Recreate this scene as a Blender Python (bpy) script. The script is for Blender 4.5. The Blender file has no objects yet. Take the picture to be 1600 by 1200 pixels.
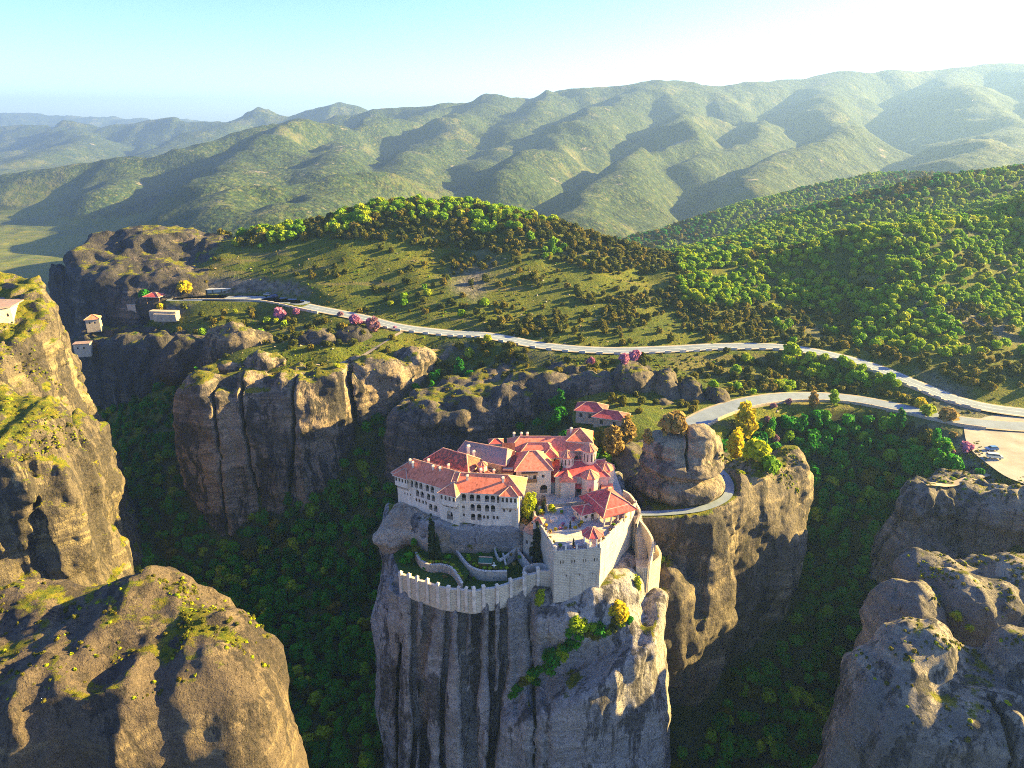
import bpy, bmesh, math, random
import numpy as np
from mathutils import Vector, Matrix

# ------------------------------------------------------------------ camera, sky, sun, exposure
scene = bpy.context.scene
COL = scene.collection
CAM_H, FPX = 100.0, 1100.0
PITCH = math.atan(410 / FPX)
cd = bpy.data.cameras.new('camera')
cam = bpy.data.objects.new('camera', cd)
COL.objects.link(cam)
cam.location = (0, 0, CAM_H)
cam.rotation_euler = (math.pi / 2 - PITCH, 0, 0)
cd.sensor_width = 36
cd.lens = 36 * FPX / 1600
cd.clip_start = 1
cd.clip_end = 60000
scene.camera = cam

SUN_AZ, SUN_EL = math.radians(15), math.radians(19)      # azimuth from +X towards +Y
SUN_DIR = Vector((math.cos(SUN_EL) * math.cos(SUN_AZ), math.cos(SUN_EL) * math.sin(SUN_AZ), math.sin(SUN_EL)))
world = bpy.data.worlds.new('World')
scene.world = world
world.use_nodes = True
wt = world.node_tree
bg = wt.nodes['Background']
sky = wt.nodes.new('ShaderNodeTexSky')
sky.sky_type = 'NISHITA'
sky.sun_disc = False
sky.sun_elevation = SUN_EL
sky.sun_rotation = math.pi / 2 - SUN_AZ                  # measured clockwise from +Y
sky.altitude = 600
sky.air_density = 0.85
sky.dust_density = 1.0
sky.ozone_density = 3.0
hs = wt.nodes.new('ShaderNodeHueSaturation')
hs.inputs['Saturation'].default_value = 1.2
hs.inputs['Hue'].default_value = 0.515
wt.links.new(sky.outputs[0], hs.inputs['Color'])
wt.links.new(hs.outputs[0], bg.inputs['Color'])
bg.inputs['Strength'].default_value = 0.064
sd = bpy.data.lights.new('sun', 'SUN')
sd.energy = 5.0
sd.angle = math.radians(0.6)
sd.color = (1.0, 0.75, 0.24)
sun = bpy.data.objects.new('sun', sd)
COL.objects.link(sun)
sun.rotation_euler = (-SUN_DIR).to_track_quat('-Z', 'Y').to_euler()
sun.location = (300, 100, 300)
vs = scene.view_settings
vs.view_transform = 'Standard'
vs.look = 'None'
vs.gamma = 1.0
vs.use_curve_mapping = False
vs.exposure = 2.65
scene.cycles.max_bounces = 5
scene.cycles.diffuse_bounces = 2
scene.cycles.transparent_max_bounces = 6
scene.cycles.volume_bounces = 0
scene.cycles.use_adaptive_sampling = True
scene.cycles.adaptive_threshold = 0.01
scene.cycles.use_denoising = False
scene.cycles.filter_width = 1.0
scene.cycles.sample_clamp_indirect = 4.0

# ------------------------------------------------------------------ helpers
SP, CP = math.sin(PITCH), math.cos(PITCH)
def W(px, py, z=None, y=None):
    """surveying helper: the point seen at a photo pixel, at height z or at northing y"""
    u, v = (px - 800) / FPX, (600 - py) / FPX
    d = (u, CP + v * SP, -SP + v * CP)
    t = (z - CAM_H) / d[2] if z is not None else y / d[1]
    return (d[0] * t, d[1] * t, CAM_H + d[2] * t)

def tag(o, label=None, cat=None, group=None, kind=None):
    if label: o['label'] = label
    if cat: o['category'] = cat
    if group: o['group'] = group
    if kind: o['kind'] = kind
    return o

def empty(name, loc=(0, 0, 0), rz=0.0):
    o = bpy.data.objects.new(name, None)
    o.empty_display_size = 0.5
    o.location = loc
    o.rotation_euler = (0, 0, rz)
    COL.objects.link(o)
    return o

def link(name, me, parent=None, loc=(0, 0, 0), rz=0.0):
    o = bpy.data.objects.new(name, me)
    COL.objects.link(o)
    o.location = loc
    o.rotation_euler = (0, 0, rz)
    if parent is not None: o.parent = parent
    return o

def np_mesh(name, verts, quads, mats, smooth=True, matidx=None):
    me = bpy.data.meshes.new(name)
    n, m = len(verts), len(quads)
    k = quads.shape[1]
    me.vertices.add(n)
    me.vertices.foreach_set('co', np.ascontiguousarray(verts, dtype=np.float32).ravel())
    me.loops.add(m * k)
    me.loops.foreach_set('vertex_index', np.ascontiguousarray(quads, dtype=np.int32).ravel())
    me.polygons.add(m)
    me.polygons.foreach_set('loop_start', np.arange(0, m * k, k, dtype=np.int32))
    me.polygons.foreach_set('loop_total', np.full(m, k, dtype=np.int32))
    for a in (mats if isinstance(mats, (list, tuple)) else [mats]): me.materials.append(a)
    if matidx is not None: me.polygons.foreach_set('material_index', np.asarray(matidx, dtype=np.int32))
    me.polygons.foreach_set('use_smooth', np.full(m, smooth, dtype=bool))
    me.update(calc_edges=True)
    return me

_rng = np.random.RandomState(7)
_LAT = _rng.rand(64 * 64 * 64).astype(np.float32) * 2 - 1
def noise3(x, y, z, seed=0):
    """value noise in [-1,1], vectorised"""
    x = np.asarray(x, dtype=np.float32) + seed * 17.31
    y = np.asarray(y, dtype=np.float32) + seed * 5.77
    z = np.asarray(z, dtype=np.float32) + seed * 11.13
    xi, yi, zi = np.floor(x), np.floor(y), np.floor(z)
    fx, fy, fz = x - xi, y - yi, z - zi
    fx = fx * fx * (3 - 2 * fx); fy = fy * fy * (3 - 2 * fy); fz = fz * fz * (3 - 2 * fz)
    xi = xi.astype(np.int64); yi = yi.astype(np.int64); zi = zi.astype(np.int64)
    x0, x1 = (xi & 63) << 12, ((xi + 1) & 63) << 12
    y0, y1 = (yi & 63) << 6, ((yi + 1) & 63) << 6
    z0, z1 = zi & 63, (zi + 1) & 63
    L = _LAT
    a = L[x0 + y0 + z0] * (1 - fz) + L[x0 + y0 + z1] * fz
    b = L[x0 + y1 + z0] * (1 - fz) + L[x0 + y1 + z1] * fz
    c = L[x1 + y0 + z0] * (1 - fz) + L[x1 + y0 + z1] * fz
    d = L[x1 + y1 + z0] * (1 - fz) + L[x1 + y1 + z1] * fz
    return (a * (1 - fy) + b * fy) * (1 - fx) + (c * (1 - fy) + d * fy) * fx
def fbm(x, y, z, oct=4, seed=0):
    s, a, f = 0, 1, 1
    for i in range(oct):
        s = s + a * noise3(x * f, y * f, z * f, seed + i); a *= .5; f *= 2.03
    return s
def ridged(x, y, seed=0, oct=4):
    s, a, f = 0, 1, 1
    for i in range(oct):
        s = s + a * (1 - 2 * np.abs(noise3(x * f, y * f, np.zeros_like(x) + 3.3 * i, seed + i))); a *= .5; f *= 2.1
    return s

# ------------------------------------------------------------------ materials
class NT:
    def __init__(s, name):
        s.m = bpy.data.materials.new(name); s.m.use_nodes = True
        s.t = s.m.node_tree; s.b = s.t.nodes['Principled BSDF']
        s.b.inputs['Roughness'].default_value = 0.9
        s.b.inputs['Specular IOR Level'].default_value = 0.2
    def n(s, typ, **kw):
        o = s.t.nodes.new(typ)
        for k, v in kw.items():
            if k.startswith('_'): setattr(o, k[1:], v)
            else: s.set(o.inputs[k if not k.startswith('i') or not k[1:].isdigit() else int(k[1:])], v)
        return o
    def set(s, sock, v):
        if hasattr(v, 'is_output') or isinstance(v, bpy.types.NodeSocket): s.t.links.new(v, sock)
        else: sock.default_value = v if not isinstance(v, tuple) or len(v) != 3 or sock.type != 'RGBA' else (*v, 1)
    def pos(s):
        return s.n('ShaderNodeNewGeometry').outputs['Position']
    def mapv(s, vec, scale, loc=(0, 0, 0), rot=(0, 0, 0)):
        return s.n('ShaderNodeMapping', Vector=vec, Scale=scale, Location=loc, Rotation=rot).outputs[0]
    def noise(s, vec, scale=1.0, detail=4, rough=.55, dist=0.0):
        return s.n('ShaderNodeTexNoise', Vector=vec, Scale=scale, Detail=detail, Roughness=rough, Distortion=dist).outputs['Fac']
    def ramp(s, fac, stops, interp='LINEAR'):
        r = s.n('ShaderNodeValToRGB', Fac=fac); cr = r.color_ramp; cr.interpolation = interp
        while len(cr.elements) < len(stops): cr.elements.new(.5)
        for e, (p, c) in zip(cr.elements, stops):
            e.position = p; e.color = (*c, 1) if isinstance(c, tuple) else (c, c, c, 1)
        return r.outputs[0]
    def mix(s, f, a, b, mode='MIX'):
        o = s.t.nodes.new('ShaderNodeMix'); o.data_type = 'RGBA'; o.blend_type = mode
        s.set(o.inputs[0], f); s.set(o.inputs[6], a); s.set(o.inputs[7], b)
        return o.outputs[2]
    def math(s, op, a, b=None, clamp=False):
        o = s.n('ShaderNodeMath', _operation=op, _use_clamp=clamp); s.set(o.inputs[0], a)
        if b is not None: s.set(o.inputs[1], b)
        return o.outputs[0]
    def smooth(s, v, lo, hi):
        o = s.n('ShaderNodeMapRange', Value=v); o.interpolation_type = 'SMOOTHSTEP'
        o.inputs['From Min'].default_value = lo; o.inputs['From Max'].default_value = hi
        return o.outputs[0]
    def bump(s, h, strength=.5, dist=1.0, normal=None):
        o = s.n('ShaderNodeBump', Height=h, Strength=strength, Distance=dist)
        if normal is not None: s.set(o.inputs['Normal'], normal)
        return o.outputs[0]
    def out(s, col=None, rough=None, normal=None):
        if col is not None: s.set(s.b.inputs['Base Color'], col)
        if rough is not None: s.set(s.b.inputs['Roughness'], rough)
        if normal is not None: s.set(s.b.inputs['Normal'], normal)
        return s.m

def flat(name, col, rough=.85, var=.25, scale=.6, spec=.2):
    k = NT(name); p = k.pos()
    n = k.noise(p, scale, 5, .6)
    a = tuple(c * (1 - var) for c in col); b = tuple(min(1, c * (1 + var)) for c in col)
    k.b.inputs['Specular IOR Level'].default_value = spec
    return k.out(k.ramp(n, [(.3, a), (.7, b)]), rough, k.bump(k.noise(p, scale * 6, 3), .25, .05))

def rock_material(name, dark=(.040, .037, .038), mid=(.16, .142, .132), pale=(.40, .31, .23), stain=.5, palef=.5, grass=.72, strata_tilt=(0.05, 0.12, 0), lich=.5):
    k = NT(name); p = k.pos()
    warp = k.n('ShaderNodeTexNoise', Vector=p, Scale=.05, Detail=3.0)
    pw = k.n('ShaderNodeVectorMath', _operation='MULTIPLY_ADD'); k.set(pw.inputs[0], warp.outputs['Color']); pw.inputs[1].default_value = (9, 9, 9); k.set(pw.inputs[2], p)
    pw = pw.outputs[0]
    big = k.noise(k.mapv(pw, (.035, .035, .03)), 1, 5, .6)
    vert = k.noise(k.mapv(pw, (.30, .30, .016)), 1, 5, .62)                 # water stains running down
    vfine = k.noise(k.mapv(pw, (1.4, 1.4, .07)), 1, 4, .6)
    strat = k.noise(k.mapv(pw, (.02, .02, .55), rot=strata_tilt), 1, 5, .6)  # bedding
    fine = k.noise(p, .9, 8, .68)
    speck = k.noise(p, 3.2, 4, .6)
    # grey body to pale conglomerate
    f = k.math('ADD', k.math('MULTIPLY', big, .55), k.math('MULTIPLY', strat, .45))
    body = k.mix(k.smooth(f, .60 - .22 * palef, .74 - .22 * palef), mid, pale)
    body = k.mix(k.smooth(fine, .35, .7), k.mix(.42, body, (.03, .028, .03)), body)
    pat = k.noise(k.mapv(p, (.06, .06, .028), (7, 3, 1)), 1, 6, .68)
    stn = k.math('ADD', k.math('MULTIPLY', vert, .45), k.math('MULTIPLY', pat, .55))
    stn = k.math('ADD', stn, k.math('MULTIPLY', k.math('SUBTRACT', vfine, .5), .18))
    body = k.mix(k.smooth(stn, .595 - .2 * stain, .645 - .2 * stain), body, k.mix(k.smooth(fine, .3, .75), dark, k.mix(.5, dark, mid)))
    body = k.mix(k.math('MULTIPLY', k.smooth(speck, .62, .70), lich * .5), body, (.42, .41, .36))
    # grass and moss take root where the rock is flat enough
    g = k.n('ShaderNodeNewGeometry')
    sep = k.n('ShaderNodeSeparateXYZ', i0=g.outputs['True Normal'])
    gn = k.noise(p, .13, 6, .65)
    gf = k.math('ADD', sep.outputs[2], k.math('MULTIPLY', k.math('SUBTRACT', gn, .5), 1.1))
    gmask = k.smooth(gf, grass + .1, grass + .2)
    gcol = k.ramp(k.noise(p, .5, 6, .7), [(.25, (.03, .05, .006)), (.42, (.10, .13, .010)), (.56, (.22, .20, .012)), (.7, (.27, .19, .035)), (.85, (.2, .13, .06))])
    col = k.mix(gmask, body, gcol)
    h = k.math('ADD', k.math('MULTIPLY', fine, .9), k.math('MULTIPLY', strat, .28))
    h = k.math('ADD', h, k.math('MULTIPLY', vfine, .45))
    n1 = k.bump(h, 1.0, 1.6)
    n2 = k.bump(k.math('ADD', speck, k.math('MULTIPLY', gmask, k.noise(p, 6, 3))), .8, .4, n1)
    return k.out(col, .92, n2)
# ------------------------------------------------------------------ signed-distance rocks
def surface_nets(D, org, h):
    S = D < 0
    nx, ny, nz = D.shape
    c = [(i, j, k) for i in (0, 1) for j in (0, 1) for k in (0, 1)]
    cnt = np.zeros((nx - 1, ny - 1, nz - 1), dtype=np.int8)
    for i, j, k in c: cnt += S[i:nx - 1 + i, j:ny - 1 + j, k:nz - 1 + k]
    act = (cnt > 0) & (cnt < 8)
    idx = np.argwhere(act)
    vid = np.full(act.shape, -1, dtype=np.int64)
    vid[act] = np.arange(len(idx))
    val = np.stack([D[idx[:, 0] + i, idx[:, 1] + j, idx[:, 2] + k] for i, j, k in c], 1)
    P = np.zeros((len(idx), 3)); N = np.zeros(len(idx))
    cc = np.array(c, dtype=float)
    for a in range(8):
        for b in range(a + 1, 8):
            if np.abs(cc[a] - cc[b]).sum() != 1: continue
            x = (val[:, a] < 0) != (val[:, b] < 0)
            t = val[:, a] / np.where(x, val[:, a] - val[:, b], 1)
            pt = cc[a] + (cc[b] - cc[a]) * t[:, None]
            P += np.where(x[:, None], pt, 0); N += x
    V = (idx + P / N[:, None]) * h + np.array(org)
    Q = []
    for ax in range(3):
        sl0 = [slice(1, -1)] * 3; sl1 = [slice(1, -1)] * 3
        sl0[ax] = slice(0, -1); sl1[ax] = slice(1, None)
        a, b = S[tuple(sl0)], S[tuple(sl1)]
        e = np.argwhere(a != b)
        off = np.ones(3, dtype=int); off[ax] = 0
        e = e + off
        sgn = S[e[:, 0], e[:, 1], e[:, 2]]
        o1, o2 = (ax + 1) % 3, (ax + 2) % 3
        def g(d1, d2):
            q = e.copy(); q[:, o1] += d1; q[:, o2] += d2
            return vid[q[:, 0], q[:, 1], q[:, 2]]
        q = np.stack([g(-1, -1), g(0, -1), g(0, 0), g(-1, 0)], 1)
        q[~sgn] = q[~sgn][:, ::-1]
        Q.append(q)
    return V, np.concatenate(Q)

def sd_poly(X, Y, poly):
    d = np.full(X.shape, 1e9); inside = np.zeros(X.shape, dtype=bool)
    n = len(poly)
    for i in range(n):
        ax, ay = poly[i]; bx, by = poly[(i + 1) % n]
        ex, ey = bx - ax, by - ay
        wx, wy = X - ax, Y - ay
        t = np.clip((wx * ex + wy * ey) / (ex * ex + ey * ey), 0, 1)
        d = np.minimum(d, (wx - ex * t) ** 2 + (wy - ey * t) ** 2)
        c = ((ay > Y) != (by > Y)) & (X < (bx - ax) * (Y - ay) / ((by - ay) if by != ay else 1e-9) + ax)
        inside ^= c
    d = np.sqrt(d)
    return np.where(inside, -d, d)

def smin(a, b, k):
    h = np.clip(.5 + .5 * (b - a) / k, 0, 1)
    return b * (1 - h) + a * h - k * h * (1 - h)

def make_rock(name, prims, lo, hi, h, mat, k=3.0, lump=(14, 2.2), flute=(5, .9), strata=(4, .5), fine=(2.5, .35), cracks=(), grooves=(), seed=0, post=None):
    """prims: ('e', centre, radii, rotz) or ('p', polygon, top(z or (z0,x0,y0,gx,gy)), round, flare);  cracks: (fn(X,Y,Z)->distance-to-crack) list"""
    n3 = [int(math.ceil((hi[i] - lo[i]) / (2 * h))) for i in range(3)]
    cs = [(lo[i] + 2 * h * np.arange(n3[i] + 1)).astype(np.float32) for i in range(3)]        # coarse field first, noise on the fine one
    X2, Y2 = np.meshgrid(cs[0], cs[1], indexing='ij')
    X, Y, Z = np.meshgrid(cs[0], cs[1], cs[2], indexing='ij')
    D = np.full(X.shape, 1e3, dtype=np.float32)
    for pr in prims:
        if pr[0] == 'e':
            (cx, cy, cz), (rx, ry, rz) = pr[1], pr[2]
            a = pr[3] if len(pr) > 3 else 0
            ca, sa = math.cos(a), math.sin(a)
            dx, dy = X - cx, Y - cy
            ux, uy, uz = (dx * ca + dy * sa) / rx, (-dx * sa + dy * ca) / ry, (Z - cz) / rz
            l = np.sqrt(ux * ux + uy * uy + uz * uz)
            g = np.sqrt((ux / rx) ** 2 + (uy / ry) ** 2 + (uz / rz) ** 2) + 1e-6
            d = l * (l - 1) / g
        else:
            poly, top, rnd, flare = pr[1:5]
            d2 = sd_poly(X2, Y2, poly)[:, :, None]
            if isinstance(top, tuple):
                zt = top[0] + (X2 - top[1]) * top[3] + (Y2 - top[2]) * top[4]
                zt = zt[:, :, None]; cosf = 1 / math.sqrt(1 + top[3] ** 2 + top[4] ** 2)
            else: zt, cosf = top, 1
            dz = (Z - zt) * cosf
            d2 = d2 - np.maximum(zt - Z, 0) * flare
            qx, qz = d2 + rnd, dz + rnd
            d = np.minimum(np.maximum(qx, qz), 0) + np.sqrt(np.maximum(qx, 0) ** 2 + np.maximum(qz, 0) ** 2) - rnd
        D = smin(D, d, k).astype(np.float32)
    for ax in range(3):                                        # linear upsampling by two along each axis
        A = np.moveaxis(D, ax, 0)
        B = np.empty((A.shape[0] * 2 - 1,) + A.shape[1:], dtype=np.float32)
        B[::2] = A; B[1::2] = .5 * (A[1:] + A[:-1])
        D = np.moveaxis(B, 0, ax)
    D = np.ascontiguousarray(D)
    xs, ys, zs = [(lo[i] + h * np.arange(D.shape[i])).astype(np.float32) for i in range(3)]
    band = np.abs(D) < (lump[1] * 1.75 + (flute[1] * 1.5 if flute else 0) + strata[1] * 1.5 + fine[1] * 1.5 + 2.6)
    bi = np.nonzero(band)
    x, y, z = xs[bi[0]], ys[bi[1]], zs[bi[2]]
    n = np.zeros(len(x), dtype=np.float32)
    wx = x + 3 * noise3(x / 11, y / 11, z / 14, seed + 40); wy = y + 3 * noise3(x / 11, y / 11, z / 14, seed + 41)
    if lump: n += lump[1] * fbm(x / lump[0], y / lump[0], z / lump[0], 3, seed)
    if flute:
        f = noise3(wx / flute[0], wy / flute[0], z / (flute[0] * 9), seed + 3)
        n += flute[1] * (1.6 * np.abs(f) - .5)
        f = noise3(wx / (flute[0] * .45), wy / (flute[0] * .45), z / (flute[0] * 5), seed + 4)
        n += flute[1] * .4 * f
    if strata:
        zz = z + .06 * x - .1 * y + 1.5 * noise3(x / 20, y / 20, z / 20, seed + 8)
        f = noise3(x / 60, y / 60, zz / strata[0], seed + 6) + .5 * noise3(x / 25, y / 25, zz / (strata[0] * .4), seed + 7)
        n += strata[1] * f
    if fine: n += fine[1] * fbm(x / fine[0], y / fine[0], z / fine[0], 2, seed + 9)
    for g in grooves: n += g(x, y, z)
    dd = D[band] + n
    for c in cracks: dd = np.maximum(dd, c(x, y, z))
    D[band] = dd
    if post is not None: D = post(D, xs[:, None, None], ys[None, :, None], zs[None, None, :])
    D[:, :, 0] = np.maximum(D[:, :, 0], .5)
    ins = D < 0
    tz = np.where(ins.any(2), zs[-1] - np.argmax(ins[:, :, ::-1], 2) * h, -999)
    TOPS.append((xs[0], ys[0], h, tz))
    V, Q = surface_nets(D, (xs[0], ys[0], zs[0]), h)
    c = np.array([V[:, 0].mean(), V[:, 1].mean(), V[:, 2].min()])
    me = np_mesh(name, V - c, Q, mat)
    o = link(name, me, None, tuple(c))
    return o
TOPS = []
def rock_top(x, y):
    """highest rock surface at plan positions (-999 where there is none)"""
    x = np.atleast_1d(x); y = np.atleast_1d(y); out = np.full(x.shape, -999.0)
    for x0, y0, h, tz in TOPS:
        i = np.round((x - x0) / h).astype(int); j = np.round((y - y0) / h).astype(int)
        ok = (i >= 0) & (j >= 0) & (i < tz.shape[0]) & (j < tz.shape[1])
        out[ok] = np.maximum(out[ok], tz[i[ok], j[ok]])
    return out

# ------------------------------------------------------------------ terrain
def crv(pts, n=8):
    """Catmull-Rom through points"""
    P = [np.array(p, dtype=float) for p in pts]
    P = [2 * P[0] - P[1]] + P + [2 * P[-1] - P[-2]]
    out = []
    for i in range(1, len(P) - 2):
        a, b, c, d = P[i - 1:i + 3]
        for t in np.linspace(0, 1, n, endpoint=False):
            out.append(.5 * ((2 * b) + (c - a) * t + (2 * a - 5 * b + 4 * c - d) * t * t + (-a + 3 * b - 3 * c + d) * t ** 3))
    out.append(P[-2])
    return np.array(out)

ROAD1 = [(-195, 404, 3), (-176.9, 405.7, 3), (-142.5, 402.1, 3), (-107.1, 382.5, 2), (-83.1, 369.8, 1), (-60, 354.2, 0), (-32.7, 345.8, -1), (-13, 341.5, -1),
         (15.6, 327.1, -2), (45.6, 319.5, -2), (76.7, 321.9, -2), (102.6, 326, -2), (129.9, 325, -2), (150.6, 315.1, -3), (165.9, 302.5, -5), (175.5, 287.1, -7),
         (187, 272, -9), (205, 263, -10), (240, 256, -10), (300, 260, -9)]
ROAD2 = [(60, 236, -8.3), (68.5, 245.5, -8), (81.1, 258.1, -8), (100, 269.7, -8), (121.7, 277.5, -9), (144, 277, -10), (161.7, 265.2, -10), (176, 254, -10), (196, 249, -10.2), (225, 248, -10.5)]
LOT = [(176, 252), (166, 232), (164, 217), (166, 205), (180, 196), (230, 190), (240, 258), (200, 262)]         # gravel car park, z -11
LOT2 = [(-200, 398), (-140, 395), (-120, 388), (-118, 398), (-150, 412), (-200, 412)]

def ctl():
    c = []
    for p in [(-300, 0, -80), (-150, 0, -90), (0, 0, -90), (150, 0, -85), (350, 0, -50), (-300, 100, -80), (-130, 110, -88), (0, 90, -92), (120, 90, -88), (250, 90, -55), (400, 100, -40),
              (-60, 150, -88), (60, 145, -87), (-60, 200, -85), (-95, 240, -84), (-60, 235, -82), (-20, 225, -76), (20, 130, -90), (-20, 130, -90), (-105, 180, -88), (-200, 180, -70), (-200, 250, -70), (-300, 250, -70),
              (-125, 270, -83), (-94, 274, -74), (-71, 285, -55), (-50, 300, -31), (-33, 322, -13), (-160, 275, -80), (-190, 305, -76), (-225, 345, -68), (-265, 400, -60), (-300, 470, -60), (-330, 350, -70), (-350, 420, -70),
              (-60, 262, -58), (-40, 262, -48), (-20, 262, -40), (-45, 285, -36), (-15, 275, -34), (-20, 300, -20), (-8, 318, -10), (-26, 332, -8),
              (0, 240, -38), (10, 262, -24), (35, 248, -8.6), (52, 238, -8.6), (30, 238, -12), (30, 265, -10), (60, 262, -9), (20, 222, -32), (40, 215, -26), (0, 205, -50),
              (-145, 310, -9), (-130, 310, -7), (-110, 310, -6), (-85, 315, -4), (-60, 330, -2.5), (-150, 345, -14), (-165, 365, -8), (-190, 385, -6), (-220, 395, -18), (-120, 345, -6), (-95, 350, -3),
              (-140, 385, -3), (-110, 368, -2), (-85, 352, -2), (-245, 390, -40), (-240, 420, -5), (-200, 430, 12), (-250, 450, 0), (-300, 520, -60), (-360, 560, -110),
              (0, 322, -4), (30, 308, -5), (60, 305, -5), (90, 312, -5), (110, 300, -8), (85, 285, -9), (75, 270, -9), (120, 305, -9), (145, 295, -11), (165, 280, -11), (100, 282, -9.5), (130, 290, -12), (150, 287, -11.5),
              (110, 262, -17), (125, 255, -21), (145, 252, -22), (154, 242, -20), (125, 235, -34), (140, 228, -30), (155, 217, -15), (148, 220, -16), (142, 212, -18), (160, 232, -13.5), (152, 228, -17), (166, 238, -12.5), (130, 210, -50), (110, 225, -42), (90, 235, -27), (140, 190, -62), (120, 170, -76), (100, 150, -85),
              (85, 215, -48), (75, 190, -68), (95, 190, -66), (150, 170, -60), (180, 170, -40), (170, 130, -60), (200, 140, -40),
              (170, 205, -12), (180, 225, -11), (200, 230, -11), (230, 230, -11), (250, 190, -12), (220, 180, -18), (165, 222, -11.5), (185, 190, -14), (255, 262, -8), (280, 240, -10), (300, 200, -12), (350, 260, -14), (350, 320, -8)]:
        c.append(p)
    for px, py, y in [(330, 378, 465), (400, 362, 470), (480, 348, 480), (560, 324, 490), (640, 319, 500), (730, 320, 505), (800, 330, 500), (870, 350, 490), (920, 368, 480), (980, 388, 470), (1080, 403, 460), (1180, 398, 465), (1300, 372, 460), (1450, 338, 465), (1600, 308, 480), (1750, 285, 490),
                      (330, 420, 425), (450, 420, 425), (600, 430, 415), (700, 400, 440), (700, 450, 395), (800, 450, 398), (900, 440, 400), (1000, 480, 375), (850, 500, 360), (1000, 430, 420), (1100, 450, 400), (1250, 480, 388), (1250, 430, 420), (1200, 520, 348), (1330, 540, 334), (1400, 460, 372), (1420, 510, 342), (1455, 550, 312), (1400, 410, 402), (1420, 370, 432), (1580, 480, 366), (1570, 580, 292), (1600, 400, 428), (1600, 350, 455), (1330, 450, 400),
                      (500, 460, 398), (580, 480, 383), (640, 500, 366), (760, 508, 354), (950, 530, 334), (1080, 520, 342)]:
        c.append(W(px, py, y=y))
    for p in [(-220, 560, -40), (-120, 570, -20), (-30, 590, -15), (40, 570, -20), (100, 540, -30), (160, 540, -45), (260, 550, -30), (350, 560, -15), (480, 570, 0), (-330, 620, -150), (-200, 640, -120), (0, 680, -110), (150, 640, -90), (300, 640, -60), (480, 660, -20),
              (-400, 700, -160), (-200, 750, -160), (0, 780, -150), (200, 750, -120), (500, 750, -40), (-600, 300, -120), (-600, 600, -160), (600, 300, -20), (600, 500, 10), (600, 100, -30), (480, 400, 5), (480, 330, -12), (-600, 0, -100), (0, -150, -90), (400, -150, -40), (-400, -150, -90)]:
        c.append(p)
    R = crv(ROAD1, 3); c += [tuple(p - np.array([0, 0, .3])) for p in R]
    R = crv(ROAD2, 3); c += [tuple(p - np.array([0, 0, .3])) for p in R]
    return np.array(c)

RIDGES = [  # (points as photo px, py, northing), slope
    ([(-300, 180, 11500), (0, 177, 11500), (120, 182, 11500), (200, 187, 11500), (290, 189, 11000), (420, 196, 11000)], .22),
    ([(-250, 208, 7000), (0, 200, 7000), (60, 196, 6800), (130, 193, 6600), (250, 190, 6400), (380, 180, 6200), (450, 173, 6000), (500, 167, 6000), (545, 166, 5900), (575, 182, 5700)], .33),
    ([(130, 193, 6600), (110, 225, 5200), (30, 250, 4200)], .28), ([(380, 180, 6200), (300, 215, 5000), (260, 235, 4300)], .3),
    ([(540, 190, 4700), (580, 178, 4600), (620, 173, 4500), (700, 160, 4400), (740, 150, 4350), (770, 147, 4300), (815, 155, 4400), (850, 150, 4400), (900, 140, 4500), (960, 130, 4600), (1020, 125, 4600), (1080, 130, 4700), (1120, 138, 4800), (1200, 130, 5000), (1280, 120, 5200), (1310, 113, 5300), (1350, 117, 5400), (1390, 110, 5400), (1430, 114, 5500), (1500, 107, 5500), (1560, 100, 5500), (1600, 102, 5500), (1900, 95, 5500)], .34),
    ([(770, 147, 4300), (735, 175, 3700), (700, 200, 3200), (650, 238, 2600), (620, 268, 2200), (560, 300, 1850)], .42),
    ([(700, 160, 4400), (620, 185, 3700), (560, 205, 3300)], .40),
    ([(850, 150, 4400), (840, 185, 3600), (800, 215, 3000), (740, 250, 2500)], .42),
    ([(1020, 125, 4600), (970, 160, 3800), (920, 178, 3400), (880, 205, 2900), (800, 245, 2350), (760, 280, 1900)], .42),
    ([(1020, 125, 4600), (1060, 165, 3800), (1040, 195, 3200), (1080, 215, 2900), (1010, 240, 2500), (960, 255, 2200), (930, 290, 1800), (890, 325, 1450)], .42),
    ([(1120, 138, 4800), (1150, 180, 3900), (1180, 215, 3200), (1100, 260, 2400)], .40),
    ([(1310, 113, 5300), (1290, 165, 4000), (1320, 205, 3200), (1250, 260, 2300), (1180, 300, 1800)], .40),
    ([(1500, 107, 5500), (1510, 165, 3900), (1560, 205, 3000), (1500, 250, 2200)], .40),
    ([(1600, 102, 5500), (1720, 170, 3500), (1750, 220, 2300)], .38),
    ([(600, 225, 3500), (520, 205, 3150), (440, 193, 2950), (390, 205, 2750), (330, 225, 2550), (200, 245, 2450), (0, 280, 2350), (-250, 310, 2300)], .5),
    ([(440, 193, 2950), (420, 235, 2300), (380, 270, 1900), (330, 290, 1650)], .45), ([(520, 205, 3150), (540, 245, 2400), (500, 280, 1900)], .45), ([(200, 245, 2450), (160, 285, 2000)], .5),
    ([(660, 290, 1850), (600, 275, 1800), (520, 271, 1650), (430, 283, 1500), (350, 300, 1400), (300, 325, 1300)], .50),
    ([(520, 271, 1650), (480, 310, 1300), (420, 335, 1150)], .45), ([(350, 300, 1400), (345, 340, 1150)], .5),
    ([(1110, 392, 600), (1200, 365, 640), (1350, 320, 690), (1430, 298, 720), (1500, 282, 740), (1600, 268, 760), (1850, 245, 800)], .36),
    ([(985, 382, 950), (1100, 345, 1030), (1200, 315, 1100), (1300, 300, 1150), (1380, 291, 1200), (1600, 270, 1300)], .36),
    ([(1300, 410, 560), (1450, 360, 590), (1600, 318, 610), (1800, 290, 640)], .40)]

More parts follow.
